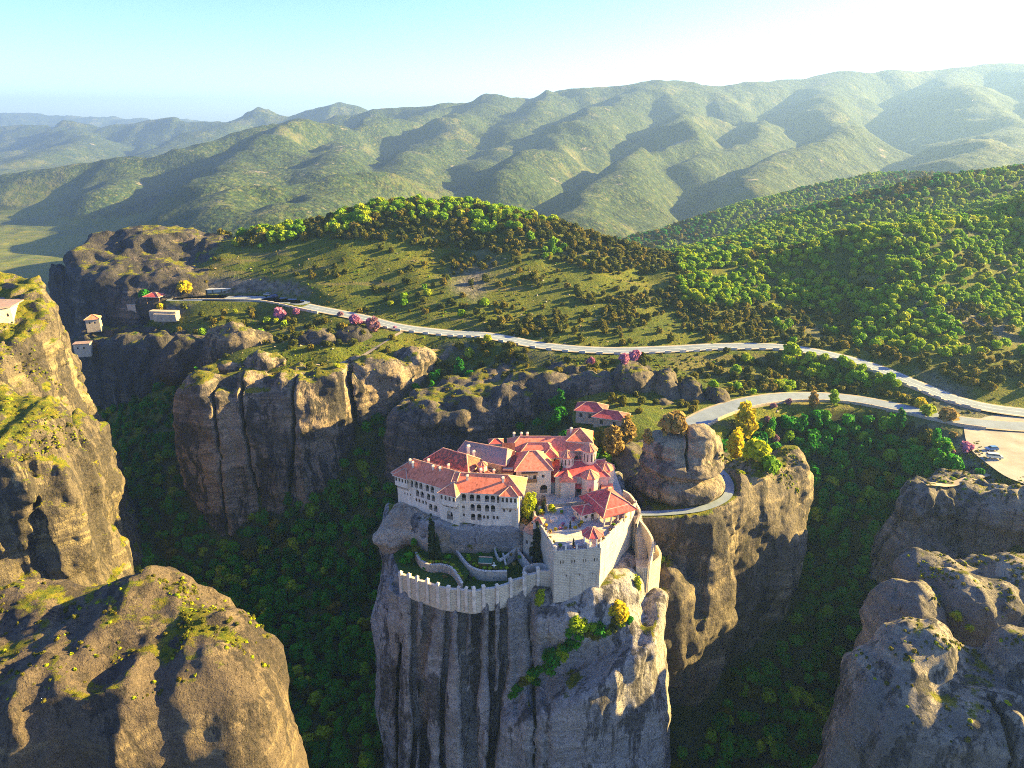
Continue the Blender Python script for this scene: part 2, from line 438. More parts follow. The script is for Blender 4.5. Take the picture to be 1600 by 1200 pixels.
def seg_field(X, Y, pts, slope, warp):
    best = np.full(X.shape, -1e9)
    for a, b in zip(pts[:-1], pts[1:]):
        ex, ey = b[0] - a[0], b[1] - a[1]
        t = np.clip(((X - a[0]) * ex + (Y - a[1]) * ey) / (ex * ex + ey * ey), 0, 1)
        d = np.hypot(X - a[0] - ex * t, Y - a[1] - ey * t)
        w = 30 + .02 * b[1]
        d = np.sqrt(d * d + w * w) - w
        z = a[2] + (b[2] - a[2]) * t - slope * d * warp
        best = np.maximum(best, z)
    return best

def terrain():
    ys = [-200.0]
    while ys[-1] < 700: ys.append(ys[-1] + 3.0)
    st = 3.0
    while ys[-1] < 14000: st = min(st * 1.0125, 60); ys.append(ys[-1] + st)
    ys = np.array(ys); NC = 520
    s = np.linspace(-1, 1, NC)
    X = s[None, :] * (330 + .85 * np.maximum(ys, 0))[:, None]
    Y = np.repeat(ys[:, None], NC, 1)
    shp = X.shape; x, y = X.ravel(), Y.ravel()
    # far relief
    z0 = np.zeros_like(x)
    wx = x + 90 * noise3(x / 520, y / 520, z0, 60) + 22 * noise3(x / 150, y / 150, z0, 61)
    wy = y + 90 * noise3(x / 520, y / 520, z0, 62) + 22 * noise3(x / 150, y / 150, z0, 63)
    amt = np.clip((y - 900) / 1500, 0, 1)
    wx, wy = x + (wx - x) * amt, y + (wy - y) * amt
    far = -165 + 14 * fbm(x / 500, y / 500, z0, 3, 70) + np.clip((y - 1500) / 8000, 0, 1) * 60
    warp = 1 + .45 * fbm(x / 520, y / 520, z0, 3, 75)
    for pts, sl in RIDGES:
        f = seg_field(wx, wy, [W(a, b, y=c) for a, b, c in pts], sl * 1.6, warp)
        far = smax(far, f, 22)
    rel = np.clip((far + 165) / 220, 0, 1)
    crest = np.clip((420 - far) / 260, .12, 1)
    far = far + np.clip((y - 700) / 900, 0, 1) * rel * crest * (46 * ridged(wx / 620, wy / 620, 80, 4) - 42 + 5 * fbm(wx / 150, wy / 150, z0, 3, 84) + 7 * ridged(wx / 190, wy / 190, 86, 3))
    # near relief: linear kriging through surveyed points
    C = ctl()
    A = np.hypot(C[:, None, 0] - C[None, :, 0], C[:, None, 1] - C[None, :, 1])
    A += np.eye(len(C)) * .4
    n = len(C)
    M = np.zeros((n + 1, n + 1)); M[:n, :n] = A; M[n, :n] = 1; M[:n, n] = 1
    sol = np.linalg.solve(M, np.concatenate([C[:, 2], [0]]))
    nearm = y < 900
    near = np.full(x.shape, -150.0)
    ii = np.nonzero(nearm)[0]
    for ch in np.array_split(ii, 40):
        d = np.hypot(x[ch][:, None] - C[None, :, 0], y[ch][:, None] - C[None, :, 1])
        near[ch] = d @ sol[:n] + sol[n]
    nr = near.reshape(shp)
    for _ in range(3):
        q = nr.copy()
        q[1:-1, 1:-1] = (nr[1:-1, 1:-1] * 4 + 2 * (nr[:-2, 1:-1] + nr[2:, 1:-1] + nr[1:-1, :-2] + nr[1:-1, 2:]) + nr[:-2, :-2] + nr[2:, 2:] + nr[:-2, 2:] + nr[2:, :-2]) / 16
        nr = q
    near = nr.ravel()
    near += 1.3 * fbm(x / 28, y / 28, z0, 3, 90) * np.clip((y - 335) / 50, .35, 1.6)
    w = np.clip((y - 570) / 160, 0, 1); w = w * w * (3 - 2 * w)
    z = smax(near * (1 - w) + far * w, np.where(y > 540, far, -400), 10)
    z = np.where(y < 540, near, z)
    # road benches
    for R, hw, fall in ((crv(ROAD1, 8), 6.0, 8.0), (crv(ROAD2, 8), 6.5, 9.0)):
        m = (np.abs(y - 320) < 130)
        idx = np.nonzero(m)[0]
        d = np.full(len(idx), 1e9); rz = np.zeros(len(idx))
        for a, b in zip(R[:-1], R[1:]):
            ex, ey = b[0] - a[0], b[1] - a[1]
            t = np.clip(((x[idx] - a[0]) * ex + (y[idx] - a[1]) * ey) / (ex * ex + ey * ey), 0, 1)
            dd = np.hypot(x[idx] - a[0] - ex * t, y[idx] - a[1] - ey * t)
            u = dd < d; d = np.where(u, dd, d); rz = np.where(u, a[2] + (b[2] - a[2]) * t, rz)
        wgt = np.clip((hw + fall - d) / fall, 0, 1); wgt = wgt * wgt * (3 - 2 * wgt)
        z[idx] = z[idx] * (1 - wgt) + (rz - .45) * wgt
    for poly, zl in ((LOT, -11.0), (LOT2, 2.8)):
        d = sd_poly(x, y, poly)
        wgt = np.clip((5 - d) / 5, 0, 1)
        z = z * (1 - wgt) + (zl + .25) * wgt
    V = np.stack([x, y, z], 1)
    r, c = shp
    i = np.arange(r - 1)[:, None] * c + np.arange(c - 1)[None, :]
    Q = np.stack([i, i + 1, i + c + 1, i + c], -1).reshape(-1, 4)
    return V, Q, shp, ys
def smax(a, b, k):
    return -smin(-a, -b, k)
TV, TQ, TSH, TYS = terrain()
_TZ = TV[:, 2].reshape(TSH)
def ground(x, y):
    """terrain height, vectorised bilinear"""
    x = np.atleast_1d(np.asarray(x, dtype=float)); y = np.atleast_1d(np.asarray(y, dtype=float))
    r = np.clip(np.searchsorted(TYS, y) - 1, 0, TSH[0] - 2)
    fy = (y - TYS[r]) / (TYS[r + 1] - TYS[r])
    def row(rr):
        wd = 330 + .85 * np.maximum(TYS[rr], 0)
        s = np.clip((x / wd + 1) / 2 * (TSH[1] - 1), 0, TSH[1] - 1.001)
        c = s.astype(int); f = s - c
        return _TZ[rr, c] * (1 - f) + _TZ[rr, c + 1] * f
    return row(r) * (1 - fy) + row(r + 1) * fy

def terrain_material():
    k = NT('hill_ground'); p = k.pos()
    wood = k.n('ShaderNodeAttribute', _attribute_name='wood').outputs['Fac']
    rocky = k.n('ShaderNodeAttribute', _attribute_name='rocky').outputs['Fac']
    n1 = k.noise(p, .03, 6, .6); n2 = k.noise(p, .35, 6, .65); n3 = k.noise(p, 1.6, 4, .6)
    grass = k.ramp(k.math('ADD', k.math('MULTIPLY', n1, .5), k.math('MULTIPLY', n2, .5)),
                   [(.30, (.035, .065, .008)), (.45, (.080, .115, .008)), (.56, (.16, .165, .010)), (.70, (.24, .17, .025))])
    grass = k.mix(k.smooth(n3, .35, .65), k.mix(.6, grass, (.03, .035, .010)), grass)
    tuft = k.n('ShaderNodeTexVoronoi', Vector=p, Scale=.55, Randomness=1.0)
    grass = k.mix(k.math('MULTIPLY', k.smooth(tuft.outputs['Distance'], .45, .15), k.smooth(n2, .45, .6)), grass, (.035, .045, .010))
    grass = k.mix(k.math('MULTIPLY', k.smooth(k.noise(k.mapv(p, (.015, .09, .09)), 1, 5, .65), .56, .64), .5), grass, (.20, .15, .07))
    bare = k.mix(k.smooth(n2, .4, .65), (.075, .068, .062), (.22, .19, .15))
    grass = k.mix(rocky, grass, bare)
    vor = k.n('ShaderNodeTexVoronoi', Vector=p, Scale=.12, Randomness=1.0)
    vor2 = k.n('ShaderNodeTexVoronoi', Vector=p, Scale=.028, Randomness=1.0)
    tr = k.ramp(k.math('ADD', k.math('MULTIPLY', vor.outputs['Color'], .45), k.math('MULTIPLY', k.noise(p, .006, 7, .7), .55)),
                [(.25, (.009, .026, .010)), (.45, (.022, .050, .014)), (.60, (.060, .085, .020)), (.8, (.12, .11, .04))])
    tr = k.mix(k.smooth(vor.outputs['Distance'], .25, .75), tr, k.mix(.55, tr, (.012, .018, .010)))
    clr = k.smooth(k.noise(k.mapv(p, (.0032, .0022, .004)), 1, 7, .68), .545, .60)
    tr = k.mix(k.math('MULTIPLY', clr, .6), tr, k.mix(k.smooth(n1, .4, .6), (.075, .10, .028), (.14, .13, .055)))
    scar = k.smooth(k.noise(k.mapv(p, (.006, .006, .02), (3, 9, 2)), 1, 7, .7), .63, .67)
    tr = k.mix(k.math('MULTIPLY', scar, .7), tr, (.24, .20, .16))
    col = k.mix(wood, grass, tr)
    hgt = k.math('MULTIPLY', wood, k.math('SUBTRACT', 1.0, vor.outputs['Distance']))
    hgt2 = k.math('MULTIPLY', wood, k.math('SUBTRACT', 1.0, vor2.outputs['Distance']))
    nb = k.bump(hgt, .55, 3.0)
    nb = k.bump(hgt2, .25, 6.0, nb)
    nb = k.bump(k.math('ADD', n2, k.math('MULTIPLY', n3, .5)), .9, 1.2, nb)
    nb = k.bump(k.math('MULTIPLY', wood, k.noise(p, .012, 6, .6)), .8, 45.0, nb)
    return k.out(col, .95, nb)
MAT_TERRAIN = terrain_material()
def build_terrain():
    me = np_mesh('terrain', TV, TQ, MAT_TERRAIN)
    x, y, z = TV.T
    z0 = np.zeros_like(x)
    wd = np.clip((y - 560) / 200, 0, 1) * np.clip(.72 + .55 * fbm(x / 260, y / 260, z0, 4, 95) + (z + 150) / 90 * .5, 0, 1)
    fld = (x < -.28 * y) & (y > 600) & (y < 2200)                         # fields on the left valley floor
    wd = np.where(fld & (z < -135), wd * np.clip(.1 + 1.6 * fbm(x / 130, y / 130, z0, 3, 97), 0, 1), wd)
    wd = np.maximum(wd, np.where((y < 330) & (z < -14), .85, 0))
    at = me.attributes.new('wood', 'FLOAT', 'POINT'); at.data.foreach_set('value', wd.astype(np.float32))
    g = np.gradient(_TZ)
    rk = np.clip(fbm(x / 35, y / 60, z0, 4, 99) * 1.6 - .55, 0, 1) * (y < 560)
    slope = np.abs(g[0]) / np.maximum(np.gradient(TYS)[:, None], 1)
    rk = np.maximum(rk, np.clip((slope.ravel() - .75) * 3, 0, 1) * (y < 500) * (y > 330))
    rk = np.maximum(rk, ((y > 255) & (y < 320) & (x > -70) & (x < 20)) * np.clip(.55 + fbm(x / 9, y / 9, z0, 3, 98), 0, 1) * .8)
    at = me.attributes.new('rocky', 'FLOAT', 'POINT'); at.data.foreach_set('value', rk.astype(np.float32))
    o = link('terrain', me)
    tag(o, kind='structure')
build_terrain()

# ------------------------------------------------------------------ rocks
MR_MAIN = rock_material('rock_main', dark=(.055, .048, .050), mid=(.38, .34, .33), pale=(.58, .51, .47), stain=.40, palef=.85, grass=.86)
MR_WARM = rock_material('rock_warm', dark=(.045, .040, .038), mid=(.18, .145, .115), pale=(.43, .33, .20), stain=.48, palef=.55, grass=.80)
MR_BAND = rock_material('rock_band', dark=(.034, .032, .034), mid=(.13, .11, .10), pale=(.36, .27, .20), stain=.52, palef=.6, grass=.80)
MR_KNOB = rock_material('rock_knob', dark=(.055, .048, .044), mid=(.26, .205, .16), pale=(.52, .40, .27), stain=.34, palef=.8, grass=.95)
MR_BROWN = rock_material('rock_brown', dark=(.040, .034, .032), mid=(.17, .125, .09), pale=(.38, .28, .16), stain=.46, palef=.4, grass=.84)
MR_PALE = rock_material('rock_pale', dark=(.20, .14, .10), mid=(.56, .40, .28), pale=(.72, .56, .42), stain=.10, palef=.7, grass=1.1)
MR_LEDGE = rock_material('rock_ledges', dark=(.040, .036, .035), mid=(.19, .15, .11), pale=(.45, .35, .19), stain=.58, palef=.5, grass=.48)
MR_CLIFF = rock_material('rock_cliff', mid=(.16, .135, .115), pale=(.46, .34, .24), stain=.50, palef=.85, grass=.72)
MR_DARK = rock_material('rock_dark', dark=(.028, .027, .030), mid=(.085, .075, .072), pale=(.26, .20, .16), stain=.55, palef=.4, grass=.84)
MR_GREY = rock_material('rock_grey', dark=(.038, .036, .038), mid=(.25, .215, .19), pale=(.50, .41, .31), stain=.42, palef=.5, grass=.90)

def vcrack(pts, w, depth_y):
    """a fissure in a cliff facing the viewer: pts = [(z, x)], half-width w, cut back to northing depth_y(x)"""
    pts = sorted(pts)
    zz = [p[0] for p in pts]; xx = [p[1] for p in pts]
    def f(x, y, z):
        xc = np.interp(z, zz, xx) + .5 * noise3(z / 3.5, z * 0, z * 0 + xx[0], 5)
        ww = w * (1 + .45 * noise3(z / 6, z * 0 + 3, z * 0 + xx[0], 6))
        return np.minimum(np.minimum(ww - np.abs(x - xc), depth_y(x) - y), (zz[-1] - 1.5) - z)
    return f

def build_rocks():
    front = lambda x: np.interp(x, [-40, -31, -14, 5, 20], [163, 155.5, 149.6, 151, 151])
    cr = [vcrack([(-100, -30), (-60, -27), (-35, -26.5), (-12, -25)], .8, front), vcrack([(-100, -26.5), (-60, -24.5), (-38, -25), (-25, -21.8), (-12, -20.5)], 1.2, front),
          vcrack([(-40, -23.5), (-12, -22.4)], .6, front), vcrack([(-50, -19), (-30, -17), (-12, -16)], .8, front), vcrack([(-30, -12.6), (-12, -12.3)], 1.0, front),
          vcrack([(-100, -9.5), (-60, -10.6), (-40, -10.4), (-25, -9.4), (-12, -8.6)], 1.2, front), vcrack([(-55, -5.2), (-12, -5)], .75, front),
          vcrack([(-100, -7), (-60, -5.5), (-45, -3.5), (-33, -2.2), (-12, -2)], 1.0, front), vcrack([(-40, 5.6), (-14, 4.4)], .3, front), vcrack([(-100, -35), (-60, -33), (-30, -30)], .5, lambda x: front(x) + 4)]
    def groove(pts, w, dep):
        pts = sorted(pts); zz = [p[0] for p in pts]; xx = [p[1] for p in pts]
        return lambda x, y, z: dep * np.exp(-((x - np.interp(z, zz, xx) - .5 * noise3(z / 3.5, z * 0, z * 0 + xx[0], 5)) / w) ** 2) * (y < front(x) + 1) * np.clip((-13 - z) / 2 + 1, 0, 1)
    gr = [groove(p, w, dpt) for p, w, dpt in (([(-100, -30), (-60, -27), (-35, -26.5), (-12, -25)], 1.0, 1.5), ([(-100, -26.5), (-60, -24.5), (-38, -25), (-25, -21.8), (-12, -20.5)], 1.2, 1.8), ([(-50, -19), (-30, -17), (-12, -16)], 1.0, 1.6), ([(-40, -12.8), (-12, -12.3)], 1.1, 1.7), ([(-100, -9.5), (-60, -10.6), (-40, -10.4), (-25, -9.4), (-12, -8.6)], 1.2, 1.8), ([(-60, -5.4), (-12, -5)], .9, 1.4), ([(-100, -7), (-60, -5.5), (-45, -3.5), (-33, -2.2), (-12, -2)], 1.1, 1.7), ([(-60, 1.5), (-12, 1.2)], 1.0, .9), ([(-40, 5.6), (-14, 4.4)], 1.2, 1.5), ([(-60, 9), (-14, 8.6)], 1.0, .8), ([(-100, -35), (-60, -33), (-30, -30)], 1.2, 1.6))]
    def carve(D, X, Y, Z):                                   # level the garden shelf behind the perimeter wall
        shelf = (Y > np.interp(X, [-34, -28, -14, 5, 11], [160, 153.5, 148.2, 151, 150])) & (Y < 161.5) & (X > -33) & (X < 10)
        return np.where(shelf & (Z > -11.2) & (D < 4), np.maximum(D, Z + 11.2), D)
    o = make_rock('rock_pillar', [
        ('p', [(-33, 160), (-29, 153.3), (-22, 150), (-14, 147.2), (-4, 148.5), (5, 149.6), (22, 149), (31, 154), (36, 172), (36, 195), (0, 205), (-30, 197), (-38, 178)], -11.5, 2.5, .055),
        ('p', [(-35, 160), (-30.5, 151.8), (-23, 148.3), (-14, 145.6), (-4, 146.8), (5, 147.8), (14, 147.2), (23, 147.6), (33, 153), (38, 172), (30, 190), (-30, 190)], -14.6, 1.2, .05),
        ('e', (13, 148, -21), (10, 4, 6)), ('e', (26, 152, -24), (8, 6, 7)),
        ('p', [(-33, 176), (-27, 168), (-16, 163.5), (2, 163), (10, 166), (30, 170), (35, 178), (34, 196), (0, 202), (-30, 196)], -2.2, 2.0, .04),
        ('p', [(-7, 142), (4, 136), (22, 135), (36, 142), (41, 158), (36, 172), (12, 165)], (-25, 30, 150, .66, -.10), 1.8, .10),
        ('e', (-35, 168, -52), (6, 13, 34)), ('e', (-34, 176, -16), (4, 9, 12))],
        (-52, 128, -98), (52, 208, 3), .6, MR_MAIN, k=1.2, lump=(16, 1.0), flute=(6, .8), strata=(5, .28), fine=(3, .25), cracks=cr, grooves=gr, seed=1, post=carve)
    tag(o, 'tall fluted grey rock pillar carrying the red-roofed monastery', 'rock')
    pth = crv([(31, 174.5), (37, 173.6), (46, 174.2), (55, 176.6), (62.5, 182), (66, 189), (66.5, 197), (64, 205), (61, 214)], 6)
    def bench(D, X, Y, Z):                                   # level bench for the path
        d = np.min(np.stack([np.hypot(X[:, :, 0] - p[0], Y[:, :, 0] - p[1]) for p in pth]), 0)[:, :, None]
        return np.where((d < 2.6) & (Z > -9) & (D < 9), np.maximum(Z + 3.9, d - 2.6), D)
    o = make_rock('rock_shelf', [('e', (-29.5, 172.5, -6), (5.5, 4.5, 5.5)), ('e', (-24.5, 169.5, -7), (6, 4, 5.5)), ('e', (-19, 165.2, -8), (6, 3.2, 5.2)), ('e', (-11, 163.6, -9.5), (8, 2.6, 4.2)), ('e', (-2, 163.2, -9.5), (7, 2.2, 4.0)), ('e', (-33, 171, -11), (5, 5, 7))],
        (-42, 158, -17), (8, 180, 0), .35, MR_PALE, k=1.6, lump=(6, .8), flute=(4, .4), strata=(2.2, .55), fine=(1.8, .25), seed=18,
        cracks=[lambda x, y, z: 1.5 - np.sqrt((x + 24.2) ** 2 + ((y - 166) / 1.6) ** 2 + ((z + 4.6) / 1.2) ** 2)])
    tag(o, 'pale layered rock shelf with a cave mouth carrying the gallery wings', 'rock')
    o = make_rock('rock_pillar', [
        ('p', [(37, 172), (48, 173), (62, 180), (71, 191), (74, 205), (70, 222), (50, 228), (36, 214)], -4.2, 3, .0),
        ('p', [(72, 188), (84, 193), (92, 205), (90, 220), (72, 222)], (-8, 78, 200, -.1, 0), 6, .0),
        ('e', (77, 199, -12), (7.5, 10, 11)), ('e', (67, 192, -8), (5, 8, 8)), ('e', (93, 213, -24), (8.5, 10, 22)), ('e', (45, 169, -38), (10, 9, 21)), ('e', (56, 178, -40), (12, 11, 34)), ('e', (84, 202, -42), (10, 12, 26)), ('e', (80, 208, -44), (17, 15, 40)), ('e', (66, 196, -44), (13, 12, 38))],
        (26, 152, -98), (112, 236, 4), .65, MR_WARM, k=5.0, lump=(15, 1.7), flute=(8, 1.3), strata=(5, .7), fine=(2.6, .5), seed=2, post=bench)
    tag(o, 'dark rounded rock mass with a path around its top, right beside the monastery pillar', 'rock')
    o = make_rock('boulder', [('e', (50, 187, -1), (13.2, 10.5, 5.2)), ('e', (50, 188, 5), (12.2, 9.6, 5)), ('e', (45.5, 189, 9.8), (6.8, 7, 4.6)), ('e', (54.5, 187.5, 10.6), (5.6, 6, 5.6)), ('e', (60, 189, 8.6), (3.2, 4, 4.6))],
        (33, 172, -6), (68, 202, 20), .35, MR_KNOB, k=.9, lump=(7, .6), flute=None, strata=(2.4, .8), fine=(2, .3), seed=3,
        cracks=[lambda x, y, z: np.minimum(.35 - np.abs(x - 50.3 - .08 * (z - 9)), z - 6.5)])
    tag(o, 'layered turtle-shaped boulder standing on the path-ringed rock', 'rock')
    o = make_rock('cliff', [
        ('p', [(-146, 284), (-138, 279), (-127, 278), (-112, 281), (-94, 283), (-80, 291), (-70, 299), (-48, 310), (-31, 331), (-27, 342), (-60, 345), (-100, 335), (-148, 318)], -7.5, 3, .05),
        ('e', (-136, 290, -9), (11, 9, 6)), ('e', (-117, 292, -8), (12, 8, 6)), ('e', (-99, 292, -8.5), (11, 8, 6)), ('e', (-82, 299, -8), (12, 9, 6)), ('e', (-64, 309, -7.5), (12, 9, 6)), ('e', (-46, 322, -6.5), (10, 9, 5)), ('e', (-112, 302, -2.5), (9, 6, 5)), ('e', (-127, 299, -3), (5, 4, 3.5)), ('e', (-143, 284, -35), (6, 8, 26))],
        (-162, 262, -98), (-18, 350, 8), .8, MR_CLIFF, k=3.0, lump=(16, 2.2), flute=(8, 1.0), strata=(6, .6), fine=(3.0, .6), seed=4,
        cracks=[vcrack([(-95, -112), (-40, -116), (0, -117)], .7, lambda x: x * 0 + 290), vcrack([(-95, -104), (-60, -101), (-30, -96), (0, -94)], .7, lambda x: x * 0 + 292), vcrack([(-80, -70), (-40, -71), (0, -74)], 1.1, lambda x: x * 0 + 305), vcrack([(-95, -130), (-30, -127), (0, -127)], .5, lambda x: x * 0 + 286)])
    tag(o, 'long beige cliff with vertical fissures below the road bend', 'cliff')
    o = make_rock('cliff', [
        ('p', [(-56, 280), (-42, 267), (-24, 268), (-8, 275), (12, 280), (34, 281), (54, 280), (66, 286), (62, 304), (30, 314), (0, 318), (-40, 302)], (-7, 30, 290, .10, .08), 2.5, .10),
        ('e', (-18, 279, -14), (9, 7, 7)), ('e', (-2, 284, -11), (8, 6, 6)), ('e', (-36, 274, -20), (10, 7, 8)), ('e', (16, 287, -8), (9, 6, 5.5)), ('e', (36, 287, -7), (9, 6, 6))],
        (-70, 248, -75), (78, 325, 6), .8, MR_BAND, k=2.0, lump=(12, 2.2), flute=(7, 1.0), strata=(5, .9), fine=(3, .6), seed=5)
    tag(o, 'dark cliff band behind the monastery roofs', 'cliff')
    for i, (c, r, lab) in enumerate([((52, 286, -10), (11, 9, 13), 'rounded grey outcrop lobe above the red-roofed reception building, nearest its ridge'), ((66, 284, -11), (6, 11, 11), 'narrow ribbed rock lobe, second from the dark cliff band'), ((76, 279, -12), (6, 11, 10.5), 'narrow ribbed rock lobe between two others below the road'), ((86, 276, -13), (5.5, 10, 9.5), 'small ribbed rock lobe nearest the lower road bend'), ((62, 270, -15), (10, 6, 7.5), 'low rounded rock at the foot of the ribbed lobes')]):
        o = make_rock('outcrop', [('e', c, r), ('e', (c[0] + 1, c[1] - r[1] * .5, c[2] - r[2] * .5), (r[0] * 1.05, r[1] * .8, r[2] * .9))], tuple(np.array(c) - np.array(r) * 1.9 - 2), tuple(np.array(c) + np.array(r) * 1.4 + 2), .6, MR_WARM, k=2, lump=(6, 1.2), flute=(3, .5), strata=(3, .4), fine=(2, .3), seed=20 + i)
        tag(o, lab, 'rock')
    o = make_rock('rock_pillar', [
        ('p', [(-275, 225), (-212, 216), (-188, 224), (-178, 240), (-177, 262), (-192, 285), (-275, 290)], (29, -186, 255, -.1, .50), 5, .12),
        ('p', [(-275, 190), (-178, 189), (-159, 191), (-149, 200), (-147, 213), (-158, 225), (-275, 232)], (9.5, -150, 205, -.05, .10), 4, .13),
        ('e', (-155, 193, -8), (7.5, 7, 19)), ('e', (-168, 190, -6), (7, 7, 18)), ('e', (-147, 201, -22), (6.5, 8, 22)), ('e', (-161, 241, -26), (8.5, 12, 26)), ('e', (-184, 228, 7), (9, 8, 8)), ('e', (-190, 241, 17), (8, 8, 7)), ('e', (-196, 216, 11), (9, 7, 6)), ('e', (-170, 222, 3), (7, 6, 8))],
        (-240, 168, -96), (-126, 300, 44), .8, MR_LEDGE, k=2.2, lump=(12, 2.2), flute=(8, 1.8), strata=(5, .8), fine=(2.6, .65), seed=6)
    tag(o, 'tall stepped rock pillar with sunlit grassy ledges at the picture edge, below the old wall', 'rock')
    o = make_rock('boulder', [('p', [(-46, 108), (-46, 98), (-55, 91), (-76, 88), (-110, 85), (-132, 100), (-122, 116), (-97, 124), (-70, 125), (-54, 119)], (13.5, -70, 116, .02, .16), 10, .07), ('e', (-72, 114, 2), (13, 10, 14)), ('e', (-54, 104, -4), (9, 9, 15)), ('e', (-66, 95, -6), (8, 8, 17)), ('e', (-84, 94, -6), (9, 8, 17)), ('e', (-50, 96, -14), (7, 7, 18))],
        (-140, 66, -80), (-30, 140, 26), .6, MR_BROWN, k=3.5, lump=(13, 1.6), flute=(9, 2.2), strata=(5, .2), fine=(2.6, .5), seed=9)
    tag(o, 'huge brown domed boulder in front of the valley with a grassy cleft on top', 'rock')
    o = make_rock('boulder', [('p', [(72, 116), (77, 108), (90, 101), (124, 98), (146, 112), (132, 128), (106, 131), (90, 132), (77, 127)], (-8, 100, 120, -.02, .15), 8, .10), ('e', (88, 123, -10), (9, 8, 8)), ('e', (112, 120, -9), (11, 10, 8)), ('e', (82, 118, -22), (10, 12, 18))],
        (48, 78, -80), (150, 145, 8), .6, MR_GREY, k=2.5, lump=(13, 1.8), flute=(8, 1.4), strata=(6, .7), fine=(2.4, .4), seed=10, cracks=[vcrack([(-80, 93), (-40, 95), (5, 98)], .5, lambda x: x * 0 + 112), vcrack([(-80, 108), (-30, 111), (5, 116)], .5, lambda x: x * 0 + 112)])
    tag(o, 'large banded grey boulder in the nearest corner, with a pale diagonal band', 'rock')
    o = make_rock('boulder', [('e', (100, 147, -22), (9, 10, 14.5)), ('e', (101, 146, -37), (11.5, 12, 20)), ('e', (97, 145, -23), (7, 8, 10))], (80, 126, -70), (118, 166, 0), .5, MR_GREY, k=2.5, lump=(8, 1.2), flute=(5, 1.1), strata=(4, .4), fine=(2.0, .35), seed=11)
    tag(o, 'dark pointed rock knob standing beside the grassy rock saddle', 'rock')
    o = make_rock('boulder', [('p', [(105, 150), (112, 140), (126, 137), (150, 135), (170, 150), (158, 172), (120, 170), (108, 162)], (-13, 130, 155, .0, .10), 7, .10), ('e', (119, 148, -17), (11, 9, 9)), ('e', (133, 155, -13), (9, 8, 6.5)), ('e', (147, 151, -14), (10, 9, 8)), ('e', (129, 145, -21), (11, 9, 9)), ('e', (114, 161, -15), (9, 8, 5))],
        (92, 122, -75), (178, 184, 4), .65, MR_GREY, k=2.2, lump=(12, 1.8), flute=(7, 1.2), strata=(4, .5), fine=(2.4, .45), seed=12)
    tag(o, 'broad lumpy rock with green grass on its back, below the car park cliff', 'rock')
    o = make_rock('cliff', [('p', [(131, 203), (135, 199), (143, 198), (147, 204), (152, 197), (168, 192), (190, 188), (205, 198), (200, 216), (150, 220), (130, 212)], (-13, 150, 205, 0, .02), 4, .08), ('e', (134, 203, -18), (8, 6, 8)), ('e', (165, 197, -18), (14, 7, 8)), ('e', (145, 202, -24), (5, 5, 10))],
        (112, 176, -75), (212, 226, -5), .65, MR_GREY, k=1.5, lump=(10, 1.9), flute=(6, 1.7), strata=(5, .8), fine=(2.4, .6), seed=13)
    tag(o, 'steep grey cliff under the gravel car park', 'cliff')
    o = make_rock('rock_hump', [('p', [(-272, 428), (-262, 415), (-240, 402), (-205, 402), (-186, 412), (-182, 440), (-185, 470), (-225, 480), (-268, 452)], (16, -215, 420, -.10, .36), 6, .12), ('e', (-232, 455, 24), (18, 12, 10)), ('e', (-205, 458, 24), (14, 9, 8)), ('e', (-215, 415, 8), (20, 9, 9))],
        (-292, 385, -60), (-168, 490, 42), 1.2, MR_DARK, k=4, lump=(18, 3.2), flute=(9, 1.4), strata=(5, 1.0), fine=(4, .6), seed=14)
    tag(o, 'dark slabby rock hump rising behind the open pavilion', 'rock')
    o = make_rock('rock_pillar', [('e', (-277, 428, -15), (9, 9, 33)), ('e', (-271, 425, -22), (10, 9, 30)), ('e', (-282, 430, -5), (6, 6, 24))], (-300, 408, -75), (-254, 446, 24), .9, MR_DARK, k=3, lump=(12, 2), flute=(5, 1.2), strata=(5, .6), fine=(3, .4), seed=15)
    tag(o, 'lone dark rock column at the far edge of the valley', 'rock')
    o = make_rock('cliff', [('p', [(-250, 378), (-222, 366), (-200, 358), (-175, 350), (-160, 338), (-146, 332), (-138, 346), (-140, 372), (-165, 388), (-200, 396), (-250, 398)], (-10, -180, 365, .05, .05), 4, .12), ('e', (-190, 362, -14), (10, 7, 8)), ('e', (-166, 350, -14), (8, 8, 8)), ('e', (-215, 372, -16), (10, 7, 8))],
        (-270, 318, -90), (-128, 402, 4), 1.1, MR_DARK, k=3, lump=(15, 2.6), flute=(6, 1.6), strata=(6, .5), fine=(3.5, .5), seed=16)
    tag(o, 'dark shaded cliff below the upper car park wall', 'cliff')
    for i, (c, r, lab) in enumerate([((-138, 336, -8), (19, 12, 15), 'brown dome-shaped rock mound below the upper car park'), ((-97, 330, -6), (14, 9, 10), 'dark low rock mound between bushes above the beige cliff'), ((-80, 337, -3), (9, 7, 8), 'grey ribbed rock mound near the footpath'), ((-160, 330, -10), (12, 9, 12), 'dark rock shoulder at the end of the beige cliff')]):
        o = make_rock('rock_mound', [('e', c, r), ('e', (c[0] - r[0] * .5, c[1] - 2, c[2] - 4), (r[0] * .7, r[1], r[2] * .7))], (c[0] - r[0] * 1.6 - 2, c[1] - r[1] * 1.5 - 2, c[2] - r[2] * 1.3 - 4), (c[0] + r[0] * 1.3 + 2, c[1] + r[1] * 1.4 + 2, c[2] + r[2] + 3), .8, MR_DARK if i else MR_WARM, k=3, lump=(9, 1.8), flute=(5, .8), strata=(4, .4), fine=(3, .35), seed=30 + i)
        tag(o, lab, 'rock')
build_rocks()
